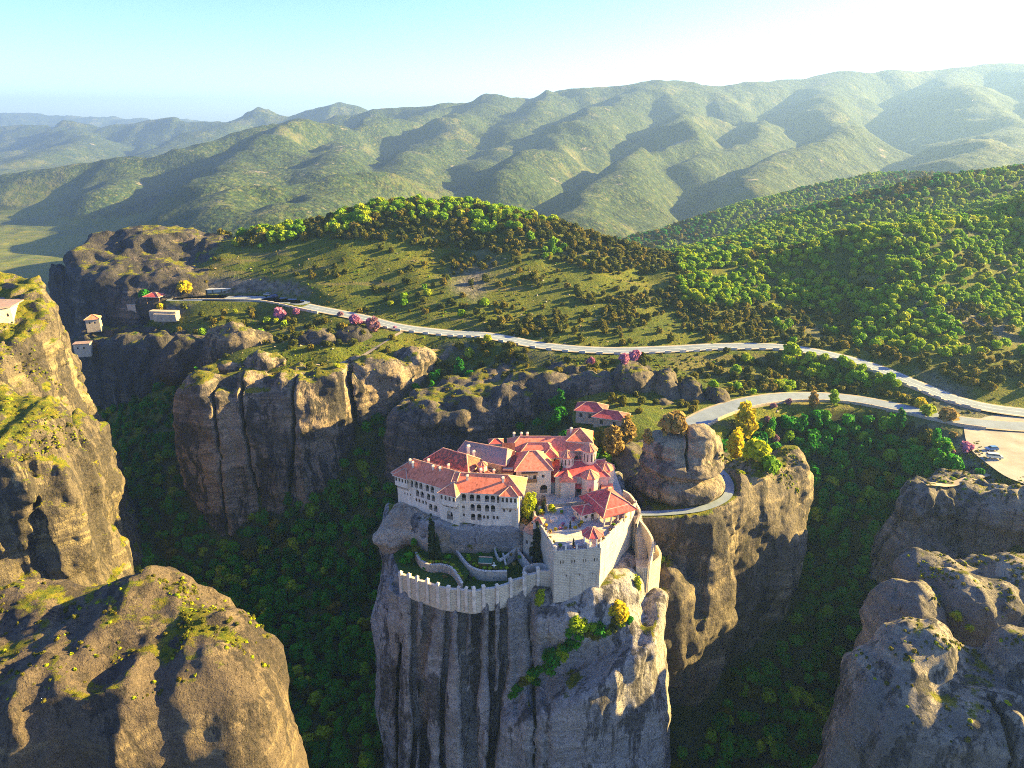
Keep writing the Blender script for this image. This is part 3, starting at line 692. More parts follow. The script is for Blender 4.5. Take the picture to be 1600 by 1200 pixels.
# ------------------------------------------------------------------ mesh builder for built things
class MB:
    def __init__(s): s.v, s.f, s.m = [], [], []
    def poly(s, pts, mi=0):
        i = len(s.v); s.v += [tuple(p) for p in pts]; s.f.append(tuple(range(i, i + len(pts)))); s.m.append(mi)
    def box(s, c, size, rz=0.0, mi=0, taper=1.0):
        """c = centre of the base"""
        ca, sa = math.cos(rz), math.sin(rz); P = []
        for k, tz in ((0, 1.0), (1, taper)):
            for sx, sy in ((-1, -1), (1, -1), (1, 1), (-1, 1)):
                x, y = sx * size[0] / 2 * tz, sy * size[1] / 2 * tz
                P.append((c[0] + x * ca - y * sa, c[1] + x * sa + y * ca, c[2] + k * size[2]))
        for f in ((3, 2, 1, 0), (4, 5, 6, 7), (0, 1, 5, 4), (1, 2, 6, 5), (2, 3, 7, 6), (3, 0, 4, 7)): s.poly([P[i] for i in f], mi)
    def prism(s, poly, z0, z1, mi=0, top=True, bottom=False):
        n = len(poly)
        for i in range(n):
            a, b = poly[i], poly[(i + 1) % n]
            s.poly([(a[0], a[1], z0), (b[0], b[1], z0), (b[0], b[1], z1), (a[0], a[1], z1)], mi)
        if top: s.poly([(a[0], a[1], z1) for a in poly], mi)
        if bottom: s.poly([(a[0], a[1], z0) for a in poly[::-1]], mi)
    def tube(s, pts, r, n=6, mi=0, taper=None):
        pts = [Vector(p) for p in pts]; rings = []
        for i, p in enumerate(pts):
            d = (pts[min(i + 1, len(pts) - 1)] - pts[max(i - 1, 0)]).normalized()
            a = d.cross(Vector((0, 0, 1)) if abs(d.z) < .9 else Vector((1, 0, 0))).normalized(); b = d.cross(a)
            rr = r if taper is None else r * taper[i]
            rings.append([p + (a * math.cos(t) + b * math.sin(t)) * rr for t in [2 * math.pi * q / n for q in range(n)]])
        for A, B in zip(rings[:-1], rings[1:]):
            for q in range(n): s.poly([A[q], A[(q + 1) % n], B[(q + 1) % n], B[q]], mi)
        s.poly(rings[-1], mi); s.poly(rings[0][::-1], mi)
    def lathe(s, c, prof, n=12, mi=0, rot=0.0):
        R = [[(c[0] + r * math.cos(rot + 2 * math.pi * q / n), c[1] + r * math.sin(rot + 2 * math.pi * q / n), c[2] + z) for q in range(n)] for r, z in prof]
        for A, B, (ra, _), (rb, _) in zip(R[:-1], R[1:], prof[:-1], prof[1:]):
            for q in range(n):
                q2 = (q + 1) % n
                if rb < 1e-4: s.poly([A[q], A[q2], B[q]], mi)
                elif ra < 1e-4: s.poly([A[q], B[q2], B[q]], mi)
                else: s.poly([A[q], A[q2], B[q2], B[q]], mi)
        if prof[-1][0] > 1e-4: s.poly(R[-1], mi)
    def mesh(s, name, mats, origin=(0, 0, 0), smooth=False):
        me = bpy.data.meshes.new(name)
        o = Vector(origin)
        me.from_pydata([Vector(p) - o for p in s.v], [], s.f)
        for a in (mats if isinstance(mats, (list, tuple)) else [mats]): me.materials.append(a)
        me.polygons.foreach_set('material_index', s.m)
        if smooth: me.polygons.foreach_set('use_smooth', [True] * len(s.f))
        uv = me.uv_layers.new(name='UVMap')
        for p in me.polygons:
            nn = p.normal
            h = Vector((0, 0, 1)).cross(nn)
            h = h.normalized() if h.length > 1e-4 else Vector((1, 0, 0))
            up = nn.cross(h)
            for li in p.loop_indices:
                q = me.vertices[me.loops[li].vertex_index].co + o
                uv.data[li].uv = (q.dot(h), q.dot(up))
        me.update()
        return me
    def build(s, name, mats, root=None, smooth=False):
        org = root.matrix_basis.translation if root is not None else (0, 0, 0)
        if root is not None and root.parent is not None:
            org = root.parent.matrix_basis.translation + org
        return link(name, s.mesh(name, mats, org, smooth), root)
    def build_top(s, name, mats, loc, smooth=False):
        return link(name, s.mesh(name, mats, loc, smooth), None, loc)

def tile_material(name, col, dirt=.35, patch=None):
    k = NT(name); p = k.pos()
    uv = k.n('ShaderNodeUVMap').outputs[0]
    wv = k.n('ShaderNodeTexWave', Vector=uv, Scale=1.9, Distortion=.8, Detail=1.0); wv.bands_direction = 'X'
    wy = k.n('ShaderNodeTexWave', Vector=uv, Scale=.75, Distortion=.6, Detail=1.0); wy.bands_direction = 'Y'
    cell = k.n('ShaderNodeTexVoronoi', Vector=k.mapv(uv, (2.2, 1.6, 1)), Scale=1.0)
    n = k.noise(p, .35, 6, .65)
    dk = tuple(c * .5 for c in col); lt = tuple(min(1, c * 1.25 + .03) for c in col)
    c = k.ramp(k.math('ADD', k.math('MULTIPLY', n, .6), k.math('MULTIPLY', cell.outputs['Color'], .4)), [(.25, dk), (.45, col), (.75, lt)])
    c = k.mix(k.math('MULTIPLY', k.smooth(k.noise(p, .9, 5, .7), .52, .7), dirt), c, (.10, .075, .065))
    if patch: c = k.mix(k.smooth(k.noise(p, 1.3, 5, .7), .45, .55), c, patch)
    h = k.math('ADD', k.math('MULTIPLY', wv.outputs['Fac'], .7), k.math('MULTIPLY', wy.outputs['Fac'], .3))
    return k.out(c, .85, k.bump(h, .35, .08))

def masonry_material(name, a, b, scale=.9, joint=(.20, .17, .15), stain=.35):
    k = NT(name); p = k.pos()
    uv = k.n('ShaderNodeUVMap').outputs[0]
    br = k.n('ShaderNodeTexBrick', Vector=uv, Color1=(*a, 1), Color2=(*b, 1), Mortar=(*joint, 1), Scale=scale)
    br.inputs['Mortar Size'].default_value = .03; br.inputs['Row Height'].default_value = .3; br.inputs['Brick Width'].default_value = .55
    n = k.noise(p, .5, 7, .65); vs_ = k.noise(k.mapv(p, (.8, .8, .09)), 1, 5, .6)
    c = k.mix(k.smooth(n, .35, .75), br.outputs['Color'], k.mix(.5, br.outputs['Color'], tuple(min(1, q * 1.5) for q in a)))
    c = k.mix(k.math('MULTIPLY', k.smooth(vs_, .5, .72), stain), c, (.12, .10, .085))
    h = k.math('ADD', k.math('MULTIPLY', br.outputs['Fac'], -.5), k.math('MULTIPLY', k.noise(p, 3, 5), .6))
    return k.out(c, .92, k.bump(h, .55, .12))

M = {}
M['tile'] = tile_material('roof_tile_red', (.76, .20, .105), .2)
M['tile_rose'] = tile_material('roof_tile_rose', (.70, .21, .135), .18)
M['tile_crimson'] = tile_material('roof_tile_crimson', (.56, .09, .085), .25)
M['tile_old'] = tile_material('roof_tile_weathered', (.40, .12, .07), .5, (.12, .075, .06))
M['slate'] = tile_material('roof_slate', (.26, .20, .19), .4, (.36, .22, .19))
M['tile_dark'] = tile_material('roof_tile_dark', (.15, .04, .035), .3)
M['ridge'] = flat('ridge_mortar', (.52, .30, .22))
M['plaster'] = masonry_material('wall_plaster', (.70, .55, .44), (.75, .60, .48), .5, (.6, .48, .39), .4)
M['stone'] = masonry_material('wall_stone', (.40, .32, .25), (.54, .45, .36), .8)
M['stone_warm'] = masonry_material('wall_ashlar', (.52, .43, .33), (.60, .50, .39), .6, (.34, .27, .21), .25)
M['church'] = masonry_material('church_masonry', (.56, .46, .37), (.64, .53, .43), 1.0, (.40, .28, .22), .2)
M['cap'] = flat('pale_stone', (.62, .52, .44), .9, .3, .8)
M['paving'] = masonry_material('paving_stone', (.40, .37, .35), (.52, .48, .45), .45, (.30, .27, .25), .3)
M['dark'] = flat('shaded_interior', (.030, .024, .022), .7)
M['glass'] = flat('window_glass', (.035, .04, .05), .15, .2, .6, .6)
M['wood'] = flat('brown_timber', (.20, .12, .075), .8)
M['rail'] = flat('loggia_boarding', (.22, .17, .14), .8)
M['iron'] = flat('iron_railing', (.04, .035, .035), .5)
M['white'] = flat('white_paint', (.80, .78, .74), .6, .06)
M['green_roof'] = flat('green_felt', (.04, .13, .09), .8)
M['terracotta'] = flat('terracotta', (.34, .13, .07), .8)
M['lawn'] = None
def grass_mat(name, stops, sc=.5):
    k = NT(name); p = k.pos()
    return k.out(k.ramp(k.math('ADD', k.math('MULTIPLY', k.noise(p, sc, 6, .7), .7), k.math('MULTIPLY', k.noise(p, sc * 7, 3), .3)), stops), .95, k.bump(k.noise(p, 5, 4), .8, .2))
M['lawn'] = grass_mat('lawn', [(.3, (.018, .045, .008)), (.5, (.035, .085, .012)), (.7, (.06, .11, .02))])

_win = {}
def window_mesh(w, h, arch, kind):
    """faces -Y, origin at sill centre on the outer wall plane; kinds: glass (shallow casement), loggia (deep arch with boarding)"""
    key = (round(w, 2), round(h, 2), arch, kind)
    if key in _win: return _win[key]
    m = MB(); d = .32 if kind == 'glass' else .75
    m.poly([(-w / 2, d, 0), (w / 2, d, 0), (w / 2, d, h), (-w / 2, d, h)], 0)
    if kind == 'glass':
        m.box((0, d - .05, 0), (.07, .07, h), 0, 1); m.box((0, d - .05, h * .5), (w, .07, .06), 0, 1)
        m.box((-w / 2 + .04, d - .05, 0), (.08, .08, h), 0, 1); m.box((w / 2 - .04, d - .05, 0), (.08, .08, h), 0, 1)
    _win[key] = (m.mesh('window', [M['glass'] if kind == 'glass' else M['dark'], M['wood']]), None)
    if kind == 'loggia':
        r = MB(); hh = h * .36
        r.box((0, .16, 0), (w - .02, .08, hh), 0, 0)
        r.box((0, .14, hh), (w - .02, .16, .10), 0, 0)
        for q in range(4): r.box((-w / 2 + w * (q + .5) / 4, .10, .05), (.07, .05, hh - .08), 0, 0)
        _win[key] = (_win[key][0], r.mesh('railing', M['rail']))
    return _win[key]

def wall_face(mb, a, b, z0, z1, ops, mi=0):
    """wall from a to b (outside on the right hand), with real openings; ops: (u centre, z sill, w, h, arch, kind)"""
    L = math.hypot(b[0] - a[0], b[1] - a[1]); dx, dy = (b[0] - a[0]) / L, (b[1] - a[1]) / L
    nx, ny = dy, -dx
    P = lambda u, z, d=0.0: (a[0] + dx * u - nx * d, a[1] + dy * u - ny * d, z)
    R = [(max(.02, o[0] - o[2] / 2), min(L - .02, o[0] + o[2] / 2), o[1], o[1] + o[3], o[4], o[5]) for o in ops]
    us = sorted({0.0, L} | {r[0] for r in R} | {r[1] for r in R}); zs = sorted({z0, z1} | {r[2] for r in R} | {r[3] for r in R})
    for u0, u1 in zip(us[:-1], us[1:]):
        for w0, w1 in zip(zs[:-1], zs[1:]):
            uc, zc = (u0 + u1) / 2, (w0 + w1) / 2
            if any(r[0] < uc < r[1] and r[2] < zc < r[3] for r in R): continue
            mb.poly([P(u0, w0), P(u1, w0), P(u1, w1), P(u0, w1)], mi)
    for u0, u1, s0, s1, arch, kind in R:
        d = .32 if kind == 'glass' else .75
        mb.poly([P(u0, s0), P(u0, s0, d), P(u0, s1, d), P(u0, s1)], mi); mb.poly([P(u1, s0, d), P(u1, s0), P(u1, s1), P(u1, s1, d)], mi)
        mb.poly([P(u0, s0, d), P(u0, s0), P(u1, s0), P(u1, s0, d)], mi); mb.poly([P(u0, s1), P(u0, s1, d), P(u1, s1, d), P(u1, s1)], mi)
        if arch:
            r = (u1 - u0) / 2; c = (u0 + u1) / 2; zc = s1 - r; n = 8
            arc = [(c + r * math.cos(math.pi * q / n), zc + r * math.sin(math.pi * q / n)) for q in range(n + 1)]
            for dd in (.003,):
                mb.poly([P(u1, s1, dd)] + [P(u, z, dd) for u, z in arc[:n // 2 + 1]][::-1], mi)
                mb.poly([P(u0, s1, dd)] + [P(u, z, dd) for u, z in arc[n // 2:]][::-1], mi)
            for (ua, za), (ub, zb) in zip(arc[:-1], arc[1:]): mb.poly([P(ua, za, dd), P(ub, zb, dd), P(ub, zb, .3), P(ua, za, .3)], mi)
    return [(P((r[0] + r[1]) / 2, r[2]), math.atan2(dy, dx), r[1] - r[0], r[3] - r[2], r[4], r[5]) for r in R]

def building(name, label, cat, fp, z0, z1, ops=None, mat='plaster', mat2=None, zsplit=None, group=None):
    """a building: walls with openings and a child for every window; fp counter-clockwise; ops {edge: [(u, sill, w, h, arch, kind)]}"""
    cx = sum(p[0] for p in fp) / len(fp); cy = sum(p[1] for p in fp) / len(fp)
    root = empty(name, (cx, cy, z0)); tag(root, label, cat, group)
    mb = MB(); wins = []
    for i in range(len(fp)):
        a, b = fp[i], fp[(i + 1) % len(fp)]
        wins += wall_face(mb, a, b, z0 if zsplit is None else zsplit, z1, (ops or {}).get(i, []))
        if zsplit is not None: wall_face(mb, a, b, z0, zsplit, [], 1)
    mb.poly([(p[0], p[1], z1) for p in fp])
    mb.build('wall', [M[mat], M[mat2 or mat]], root)
    for (p, rz, w, h, arch, kind) in wins:
        wm, rm = window_mesh(w, h, arch, kind)
        o = link('window', wm, root, tuple(Vector(p) - root.location), rz)
        if rm is not None: link('railing', rm, o)
    return root

def rect(c, L, Wd, rz):
    ca, sa = math.cos(rz), math.sin(rz)
    return [(c[0] + x * ca - y * sa, c[1] + x * sa + y * ca) for x, y in ((-L / 2, -Wd / 2), (L / 2, -Wd / 2), (L / 2, Wd / 2), (-L / 2, Wd / 2))]

def roof_hip(root, c, L, Wd, rz, z, h, mat='tile', over=.6, hipl=1.0, hipr=1.0, name='roof', thick=.22):
    """hip roof over a rectangle; hipl/hipr 0 = gable at that end; returns the roof part with its ridge caps as sub-parts"""
    ca, sa = math.cos(rz), math.sin(rz)
    L2, W2 = L / 2 + over, Wd / 2 + over
    T = lambda x, y, zz: (c[0] + x * ca - y * sa, c[1] + x * sa + y * ca, zz)
    e = [T(-L2, -W2, z), T(L2, -W2, z), T(L2, W2, z), T(-L2, W2, z)]
    rl, rr = T(-max(L2 - W2 * hipl, 0), 0, z + h), T(max(L2 - W2 * hipr, 0), 0, z + h)
    m = MB()
    m.poly([e[0], e[1], rr, rl]); m.poly([e[2], e[3], rl, rr]); m.poly([e[1], e[2], rr]); m.poly([e[3], e[0], rl])
    for i in range(4):
        a, b = e[i], e[(i + 1) % 4]
        m.poly([(a[0], a[1], a[2] - thick), (b[0], b[1], b[2] - thick), b, a], 1)
    m.poly([(p[0], p[1], p[2] - thick) for p in e[::-1]], 1)
    ro = m.build(name, [M[mat], M['cap']], root)
    lines = [(rl, rr)] if (Vector(rl) - Vector(rr)).length > .3 else []
    if hipl > 0: lines += [(e[0], rl), (e[3], rl)]
    if hipr > 0: lines += [(e[1], rr), (e[2], rr)]
    mm = MB()
    for a, b in lines: mm.tube([Vector(a) + Vector((0, 0, .04)), Vector(b) + Vector((0, 0, .04))], .17, 6)
    mm.build('ridge_cap', M['ridge'], ro)
    return ro

def roof_poly(root, c, r, n, z, h, mat='tile', rot=0.0, name='roof', over=.35, bell=False):
    m = MB(); R = r + over
    prof = [(R, -.18), (R, 0), (R * .5, h * (.42 if bell else .5)), (0, h)]
    m.lathe((c[0], c[1], z), prof, n, 0, rot)
    m.poly([(c[0] + R * math.cos(rot + 2 * math.pi * q / n), c[1] + R * math.sin(rot + 2 * math.pi * q / n), z - .18) for q in range(n)][::-1])
    ro = m.build(name, M[mat], root)
    mm = MB()
    for q in range(n):
        a = rot + 2 * math.pi * q / n
        mm.tube([(c[0] + R * math.cos(a), c[1] + R * math.sin(a), z + .03), (c[0] + R * .5 * math.cos(a), c[1] + R * .5 * math.sin(a), z + h * (.42 if bell else .5) + .03), (c[0], c[1], z + h + .05)], .08, 5)
    mm.build('ridge_cap', M['ridge'], ro)
    return ro

def chimney(root, x, y, z, h=1.7, w=.55):
    m = MB(); m.box((x, y, z), (w, w, h), .3); m.box((x, y, z + h), (w * 1.35, w * 1.35, .14), .3); m.box((x, y, z + h + .14), (w * .75, w * .75, .25), .3)
    m.box((x, y, z + h + .39), (w * 1.3, w * 1.3, .12), .3, 0, .5)
    m.build('chimney', M['cap'], root)

def bay(root, a, b, z0, z1, proj, n, side=True, roof_h=1.5, mat='tile', depth=4.0):
    """projecting upper-floor bay between points a and b of a facade, on brackets, with its own hipped roof"""
    L = math.hypot(b[0] - a[0], b[1] - a[1]); dx, dy = (b[0] - a[0]) / L, (b[1] - a[1]) / L; nx, ny = dy, -dx
    q = lambda u, d: (a[0] + dx * u + nx * d, a[1] + dy * u + ny * d)
    fp = [q(0, proj), q(L, proj), q(L, -.05), q(0, -.05)]
    mb = MB(); ww = min(.62, L / n * .6); sill = z0 + (z1 - z0) * .45; hh = (z1 - z0) * .38
    w = wall_face(mb, fp[0], fp[1], z0, z1, [(L * (i + .5) / n, sill, ww, hh, True, 'glass') for i in range(n)])
    so = [(proj * .5, sill, .5, hh, True, 'glass')] if side and proj > .9 else []
    w += wall_face(mb, fp[1], fp[2], z0, z1, so); w += wall_face(mb, fp[3], fp[0], z0, z1, so)
    mb.poly([(p[0], p[1], z0) for p in fp[::-1]]); mb.poly([(p[0], p[1], z1) for p in fp])
    bo = mb.build('bay', [M['plaster']], root)
    for (p, rz, w_, h_, arch, kind) in w:
        link('window', window_mesh(w_, h_, arch, kind)[0], bo, tuple(Vector(p) - root.location), rz)
    for i in range(4):
        u = L * (i + .5) / 4; p0 = q(u, .02); p1 = q(u, proj - .05); br = MB()
        br.tube([(p0[0], p0[1], z0 - 1.2), (p1[0], p1[1], z0 - .05)], .09, 5)
        br.build('bracket', M['wood'], bo)
    c = q(L / 2, proj / 2 - depth / 2 + .2)
    roof_hip(root, c, L, proj + depth - .4, math.atan2(dy, dx), z1, roof_h, mat, .45, .9, .9)
# ------------------------------------------------------------------ the monastery
def build_monastery():
    # -- wing A: long gallery wing at the left, wing B: gallery wing facing the viewer
    A0, A1 = (-32.2, 175.2), (-16.6, 165.9)
    LA = math.hypot(A1[0] - A0[0], A1[1] - A0[1]); da = ((A1[0] - A0[0]) / LA, (A1[1] - A0[1]) / LA); na = (da[1], -da[0])
    back = lambda p, d, n: (p[0] - n[0] * d, p[1] - n[1] * d)
    fpA = [A0, A1, back(A1, 8.4, na), back(A0, 8.4, na)]
    lg = lambda u, z, w=1.15, h=2.0: (u, z, w, h, True, 'loggia')
    sm = lambda u, z, w=.62, h=1.1: (u, z, w, h, True, 'glass')
    opsA = [lg(u, 5.5) for u in (6.8, 8.4, 10.6, 12.3)] + [lg(u, 2.9) for u in (7.1, 8.7, 10.9, 12.5)] + [sm(u, 1.1) for u in (6.6, 7.6, 8.9, 9.9)] + [lg(11.5, -.1), lg(13.2, -.1)] + [sm(u, 2.2, .4, .8) for u in (2.6, 3.6, 4.6)] + [lg(5.3, 5.3, .9, 2.1)]
    a = building('monastery_wing', 'angled gallery wing at the far end of the monastery, three tiers of arched loggias', 'building', fpA, -3.5, 8.2, {0: opsA, 3: [sm(2, 5.5), sm(4.2, 5.5), sm(6.4, 5.5), sm(3, 2.5), sm(6, 2.5)]}, 'plaster', 'stone', -2.2)
    ca = ((A0[0] + A1[0]) / 2 - na[0] * 4.2, (A0[1] + A1[1]) / 2 - na[1] * 4.2); ra = math.atan2(da[1], da[0])
    roof_hip(a, ca, LA + 1.6, 8.4, ra, 8.2, 3.3, 'tile', .7, .9, .2)
    bay(a, (A0[0] + da[0] * .1, A0[1] + da[1] * .1), (A0[0] + da[0] * 4.4, A0[1] + da[1] * 4.4), 5.0, 8.15, 1.0, 4)
    for u, d in ((2.6, 3.0), (10.4, 3.2), (12.6, 3.4), (7, 5.6), (13.6, 6.0), (4.2, 2.2)):
        chimney(a, A0[0] + da[0] * u - na[0] * d, A0[1] + da[1] * u - na[1] * d, 9.6, 1.9)
    B0, B1 = (-15.6, 165.2), (1.8, 163.2)
    LB = math.hypot(B1[0] - B0[0], B1[1] - B0[1]); db = ((B1[0] - B0[0]) / LB, (B1[1] - B0[1]) / LB); nb = (db[1], -db[0])
    fpB = [B0, B1, back(B1, 8.6, nb), back(B0, 8.6, nb)]
    opsB = [lg(2.8, 5.4), lg(5.0, 5.4), lg(6.7, 5.4), lg(9.0, 5.4), lg(10.6, 5.4), lg(12.0, 5.2, .6, 2.2)] + [lg(5.1, 2.5), lg(6.8, 2.5), lg(9.0, 2.5), lg(10.6, 2.5)] + [lg(5.2, -.4), lg(6.9, -.4)] + [sm(u, .2) for u in (8.2, 9.2, 10.8, 11.8)] + [sm(2.6, 3.1, .8, .8), sm(2.7, .6, .5, .9)] + [sm(13.6, 2.7, .5, .9), sm(15.2, 2.7, .5, .9)]
    b = building('monastery_wing', 'straight gallery wing of the monastery facing the walled garden, two corner bays', 'building', fpB, -6.5, 8.2, {0: opsB, 1: [sm(2, 5), sm(4, 5), sm(6, 5), sm(3, 2)]}, 'plaster', 'stone_warm', -2.4)
    cb = ((B0[0] + B1[0]) / 2 - nb[0] * 4.3, (B0[1] + B1[1]) / 2 - nb[1] * 4.3); rb = math.atan2(db[1], db[0])
    roof_hip(b, cb, LB + 1.4, 8.6, rb, 8.2, 3.2, 'tile', .7, .2, .95)
    q = lambda u: (B0[0] + db[0] * u, B0[1] + db[1] * u)
    bay(b, q(12.8), q(17.2), 4.5, 8.15, 1.0, 4)
    bay(b, (-18.6, 165.9), (-14.2, 163.9), 4.6, 8.0, 1.5, 4, True, 2.0, 'tile', 6.0)
    for u, d in ((3.4, 2.6), (13.0, 2.6), (6.5, 6.2), (10, 6.6)):
        p = q(u); chimney(b, p[0] - nb[0] * d, p[1] - nb[1] * d, 9.4, 1.9)
    m = MB()                                                     # base band and string course on wing B
    m.box((q(8.7)[0] + nb[0] * .06, q(8.7)[1] + nb[1] * .06, -2.5), (LB + .1, .16, .18), rb); m.box((q(8.7)[0] + nb[0] * .05, q(8.7)[1] + nb[1] * .05, 4.75), (LB + .06, .12, .14), rb)
    m.build('string_course', M['cap'], b)
    j = building('monastery_tower', 'square corner tower with one large arch between the two gallery wings', 'building', [(-19.4, 166.5), (-14.2, 164.1), (-12.8, 168), (-18, 170.4)], -5.5, 8.0, {0: [(2.9, -.6, 1.9, 2.6, True, 'loggia'), sm(2.0, 3.0, .7, 1.3), sm(3.7, 3.0, .7, 1.3)]}, 'plaster', 'stone', -2.4)
    # -- C: rear range behind wing A
    cC = (ca[0] - na[0] * 8.6 + da[0] * 1.6, ca[1] - na[1] * 8.6 + da[1] * 1.6)
    c = building('monastery_range', 'rear range with weathered red roof and one tall chimney stack, behind the angled wing', 'building', rect(cC, 14.5, 7.6, ra), 0, 9.4, {0: [sm(9, 6.8, .6, 1), sm(11, 6.8, .6, 1), sm(13, 6.8, .6, 1)], 1: [sm(3.5, 6.5, .6, 1)]})
    roof_hip(c, cC, 14.5, 7.6, ra, 9.4, 2.9, 'tile_old', .5, .9, .8)
    chimney(c, cC[0] + 4, cC[1] + .6, 10.8, 2.6, .8); chimney(c, cC[0] + 5.6, cC[1] - .8, 10.6, 1.8, .7)
    # -- D: slate roofed hall
    cD = (-7.6, 184.2); rD = math.atan2(-5.6, 13.6)
    d = building('monastery_hall', 'long hall with pale mottled slate roof at the back of the monastery', 'building', rect(cD, 15.5, 8.2, rD), 0, 9.6, {0: [sm(3, 7, .6, 1.1), sm(6, 7, .6, 1.1)]}, 'stone')
    roof_hip(d, cD, 15.5, 8.2, rD, 9.6, 3.0, 'slate', .4, .35, .3)
    # -- small domed chapel
    e = building('chapel', 'small chapel with a round lantern drum between the slate hall and the gallery wings', 'building', [(-8.2 + 3.6 * math.cos(math.pi / 8 + math.pi * i / 4), 176.2 + 3.4 * math.sin(math.pi / 8 + math.pi * i / 4)) for i in range(8)], 0, 7.6, None, 'church')
    roof_poly(e, (-8.2, 176.2), 3.6, 8, 7.6, 1.6, 'tile_dark', math.pi / 8)
    m = MB(); m.lathe((-8.2, 176.2, 8.0), [(1.25, 0), (1.25, 2.5)], 10); m.build('drum', M['church'], e)
    roof_poly(e, (-8.2, 176.2), 1.25, 10, 10.5, .9, 'tile_rose', 0, 'drum_roof', .25)
    k = building('kitchen_vault', 'low building with a dark dome-shaped roof behind the straight gallery wing', 'building', [(-9.5 + 3.3 * math.cos(math.pi * i / 5), 171.4 + 2.6 * math.sin(math.pi * i / 5)) for i in range(10)], 0, 8.2, None, 'stone')
    roof_poly(k, (-9.5, 171.6), 2.9, 10, 8.2, 2.0, 'tile_dark', 0, 'roof', .3, False)
    chimney(k, -8.5, 171.0, 9.8, 1.6)
    # -- passage roof between hall and E
    s = building('link_building', 'dark-roofed link between the slate hall and the big hipped house', 'building', [(-2.6, 176.4), (.3, 176.2), (.3, 186), (-2.6, 186)], 0, 8.8, {0: [(1.4, 2, 1.6, 3.4, False, 'loggia')]}, 'stone')
    m = MB(); m.poly([(-3, 175.8, 8.2), (.9, 175.8, 8.2), (.9, 186.4, 12.2), (-3, 186.4, 12.2)]); m.poly([(-3, 175.8, 8.0), (-3, 186.4, 8.0), (.9, 186.4, 8.0), (.9, 175.8, 8.0)]); m.poly([(-3, 175.8, 8.0), (.9, 175.8, 8.0), (.9, 175.8, 8.2), (-3, 175.8, 8.2)]); m.poly([(.9, 175.8, 8.0), (.9, 186.4, 8.0), (.9, 186.4, 12.2), (.9, 175.8, 8.2)]); m.poly([(-3, 186.4, 8.0), (-3, 175.8, 8.0), (-3, 175.8, 8.2), (-3, 186.4, 12.2)])
    m.build('roof', M['tile_dark'], s)
    # -- E: big hipped house
    f = building('monastery_house', 'tall plastered house with large hipped roof beside the church, timber balcony above an arch', 'building', rect((5.8, 180.6), 9.8, 10.0, .05), -1, 9.0, {0: [(2.6, 6.2, .8, 1.0, False, 'glass'), (5.2, 5.9, .8, 1.4, False, 'glass'), (7.6, 6.5, .8, .9, False, 'glass'), (7.8, 1.6, 2.0, 2.6, True, 'loggia')], 1: [sm(3, 6)]})
    roof_hip(f, (5.8, 180.6), 9.8, 10.0, .05, 9.0, 3.4, 'tile_rose', .6, .8, .8)
    m = MB(); m.box((4.9, 175.0, 5.6), (4.2, 1.2, .15), .05); m.box((4.9, 174.45, 5.7), (4.2, .07, .9), .05); m.box((4.9, 175.0, 8.2), (4.6, 1.6, .12), .05)
    for u in (-2, 0, 2): m.box((4.9 + u, 174.5, 5.7), (.12, .12, 2.5))
    m.build('balcony', M['wood'], f)
    # -- G long rear building, upper roofs, H tower
    g = building('monastery_range', 'long rear range with rose tiled roof and several little chimneys behind the hipped house', 'building', rect((11.5, 190.2), 25, 7.4, .0), -1, 9.8, {0: [(14, 7, .9, .8, False, 'glass'), (17, 7, .9, .8, False, 'glass'), (20, 7, .9, .8, False, 'glass')]}, 'stone')
    roof_hip(g, (11.5, 190.2), 25, 7.4, 0, 9.8, 2.7, 'tile_rose', .5, .9, .4)
    for u in (0.6, 2.8, 4.6): chimney(g, u, 192.0, 10.8, 1.8)
    g2 = building('cross_wing', 'low cross wing with twin rose roofs between hipped house and rear range', 'building', rect((7.4, 186.6), 9.5, 4.6, 0.0), 0, 10.0, None, 'plaster')
    roof_hip(g2, (7.4, 186.6), 9.5, 4.6, 0.0, 10.0, 2.2, 'tile_rose', .4, .9, .8)
    roof_hip(g2, (11.0, 185.0), 4.6, 4.2, -math.pi / 2, 9.4, 1.9, 'tile', .4, .2, .9)
    h = building('hoist_tower', 'raised tower block with square hipped roof at the far corner of the rear range', 'building', rect((20.2, 191.5), 7.0, 7.0, -.12), -1, 12.0, {0: [(3.5, 10.0, 1.6, .7, False, 'glass')]}, 'stone_warm')
    roof_hip(h, (20.2, 191.5), 7.0, 7.0, -.12, 12.0, 2.6, 'tile', .5)
    chimney(h, 17.6, 191.5, 12.6, 1.8)
    # -- church
    t = building('church', 'masonry church with two drums under pointed tile roofs and round apses', 'church', [(12.2, 175.6), (27, 175.6), (27.5, 186), (12.2, 186)], -1, 7.0, {0: [(2.2, 2.2, .5, 1.4, True, 'glass'), (6.6, 0.9, 1.3, 2.6, False, 'loggia'), (12.9, 3.2, .6, 1.2, True, 'glass')]}, 'church')
    roof_hip(t, (19.6, 180.8), 15, 10.2, 0, 7.0, 2.2, 'tile_crimson', .4, .8, .8)
    for (x, y, r, z0, z1, rh) in ((15.6, 180.2, 2.05, 7.4, 11.4, 1.5), (22.0, 181.4, 2.15, 7.4, 12.8, 1.7)):
        m = MB(); m.lathe((x, y, z0), [(r, 0), (r, z1 - z0)], 12); dr = m.build('drum', M['church'], t)
        for i in range(12):
            an = 2 * math.pi * (i + .5) / 12; rr = r * math.cos(math.pi / 12) + .012; mw = MB()
            mw.box((x + rr * math.cos(an), y + rr * math.sin(an), z0 + (z1 - z0) * .4), (.05, .26, (z1 - z0) * .42), an)
            mw.build('window', M['dark'], dr)
        roof_poly(t, (x, y), r, 12, z1, rh, 'tile_rose', 0, 'drum_roof', .35)
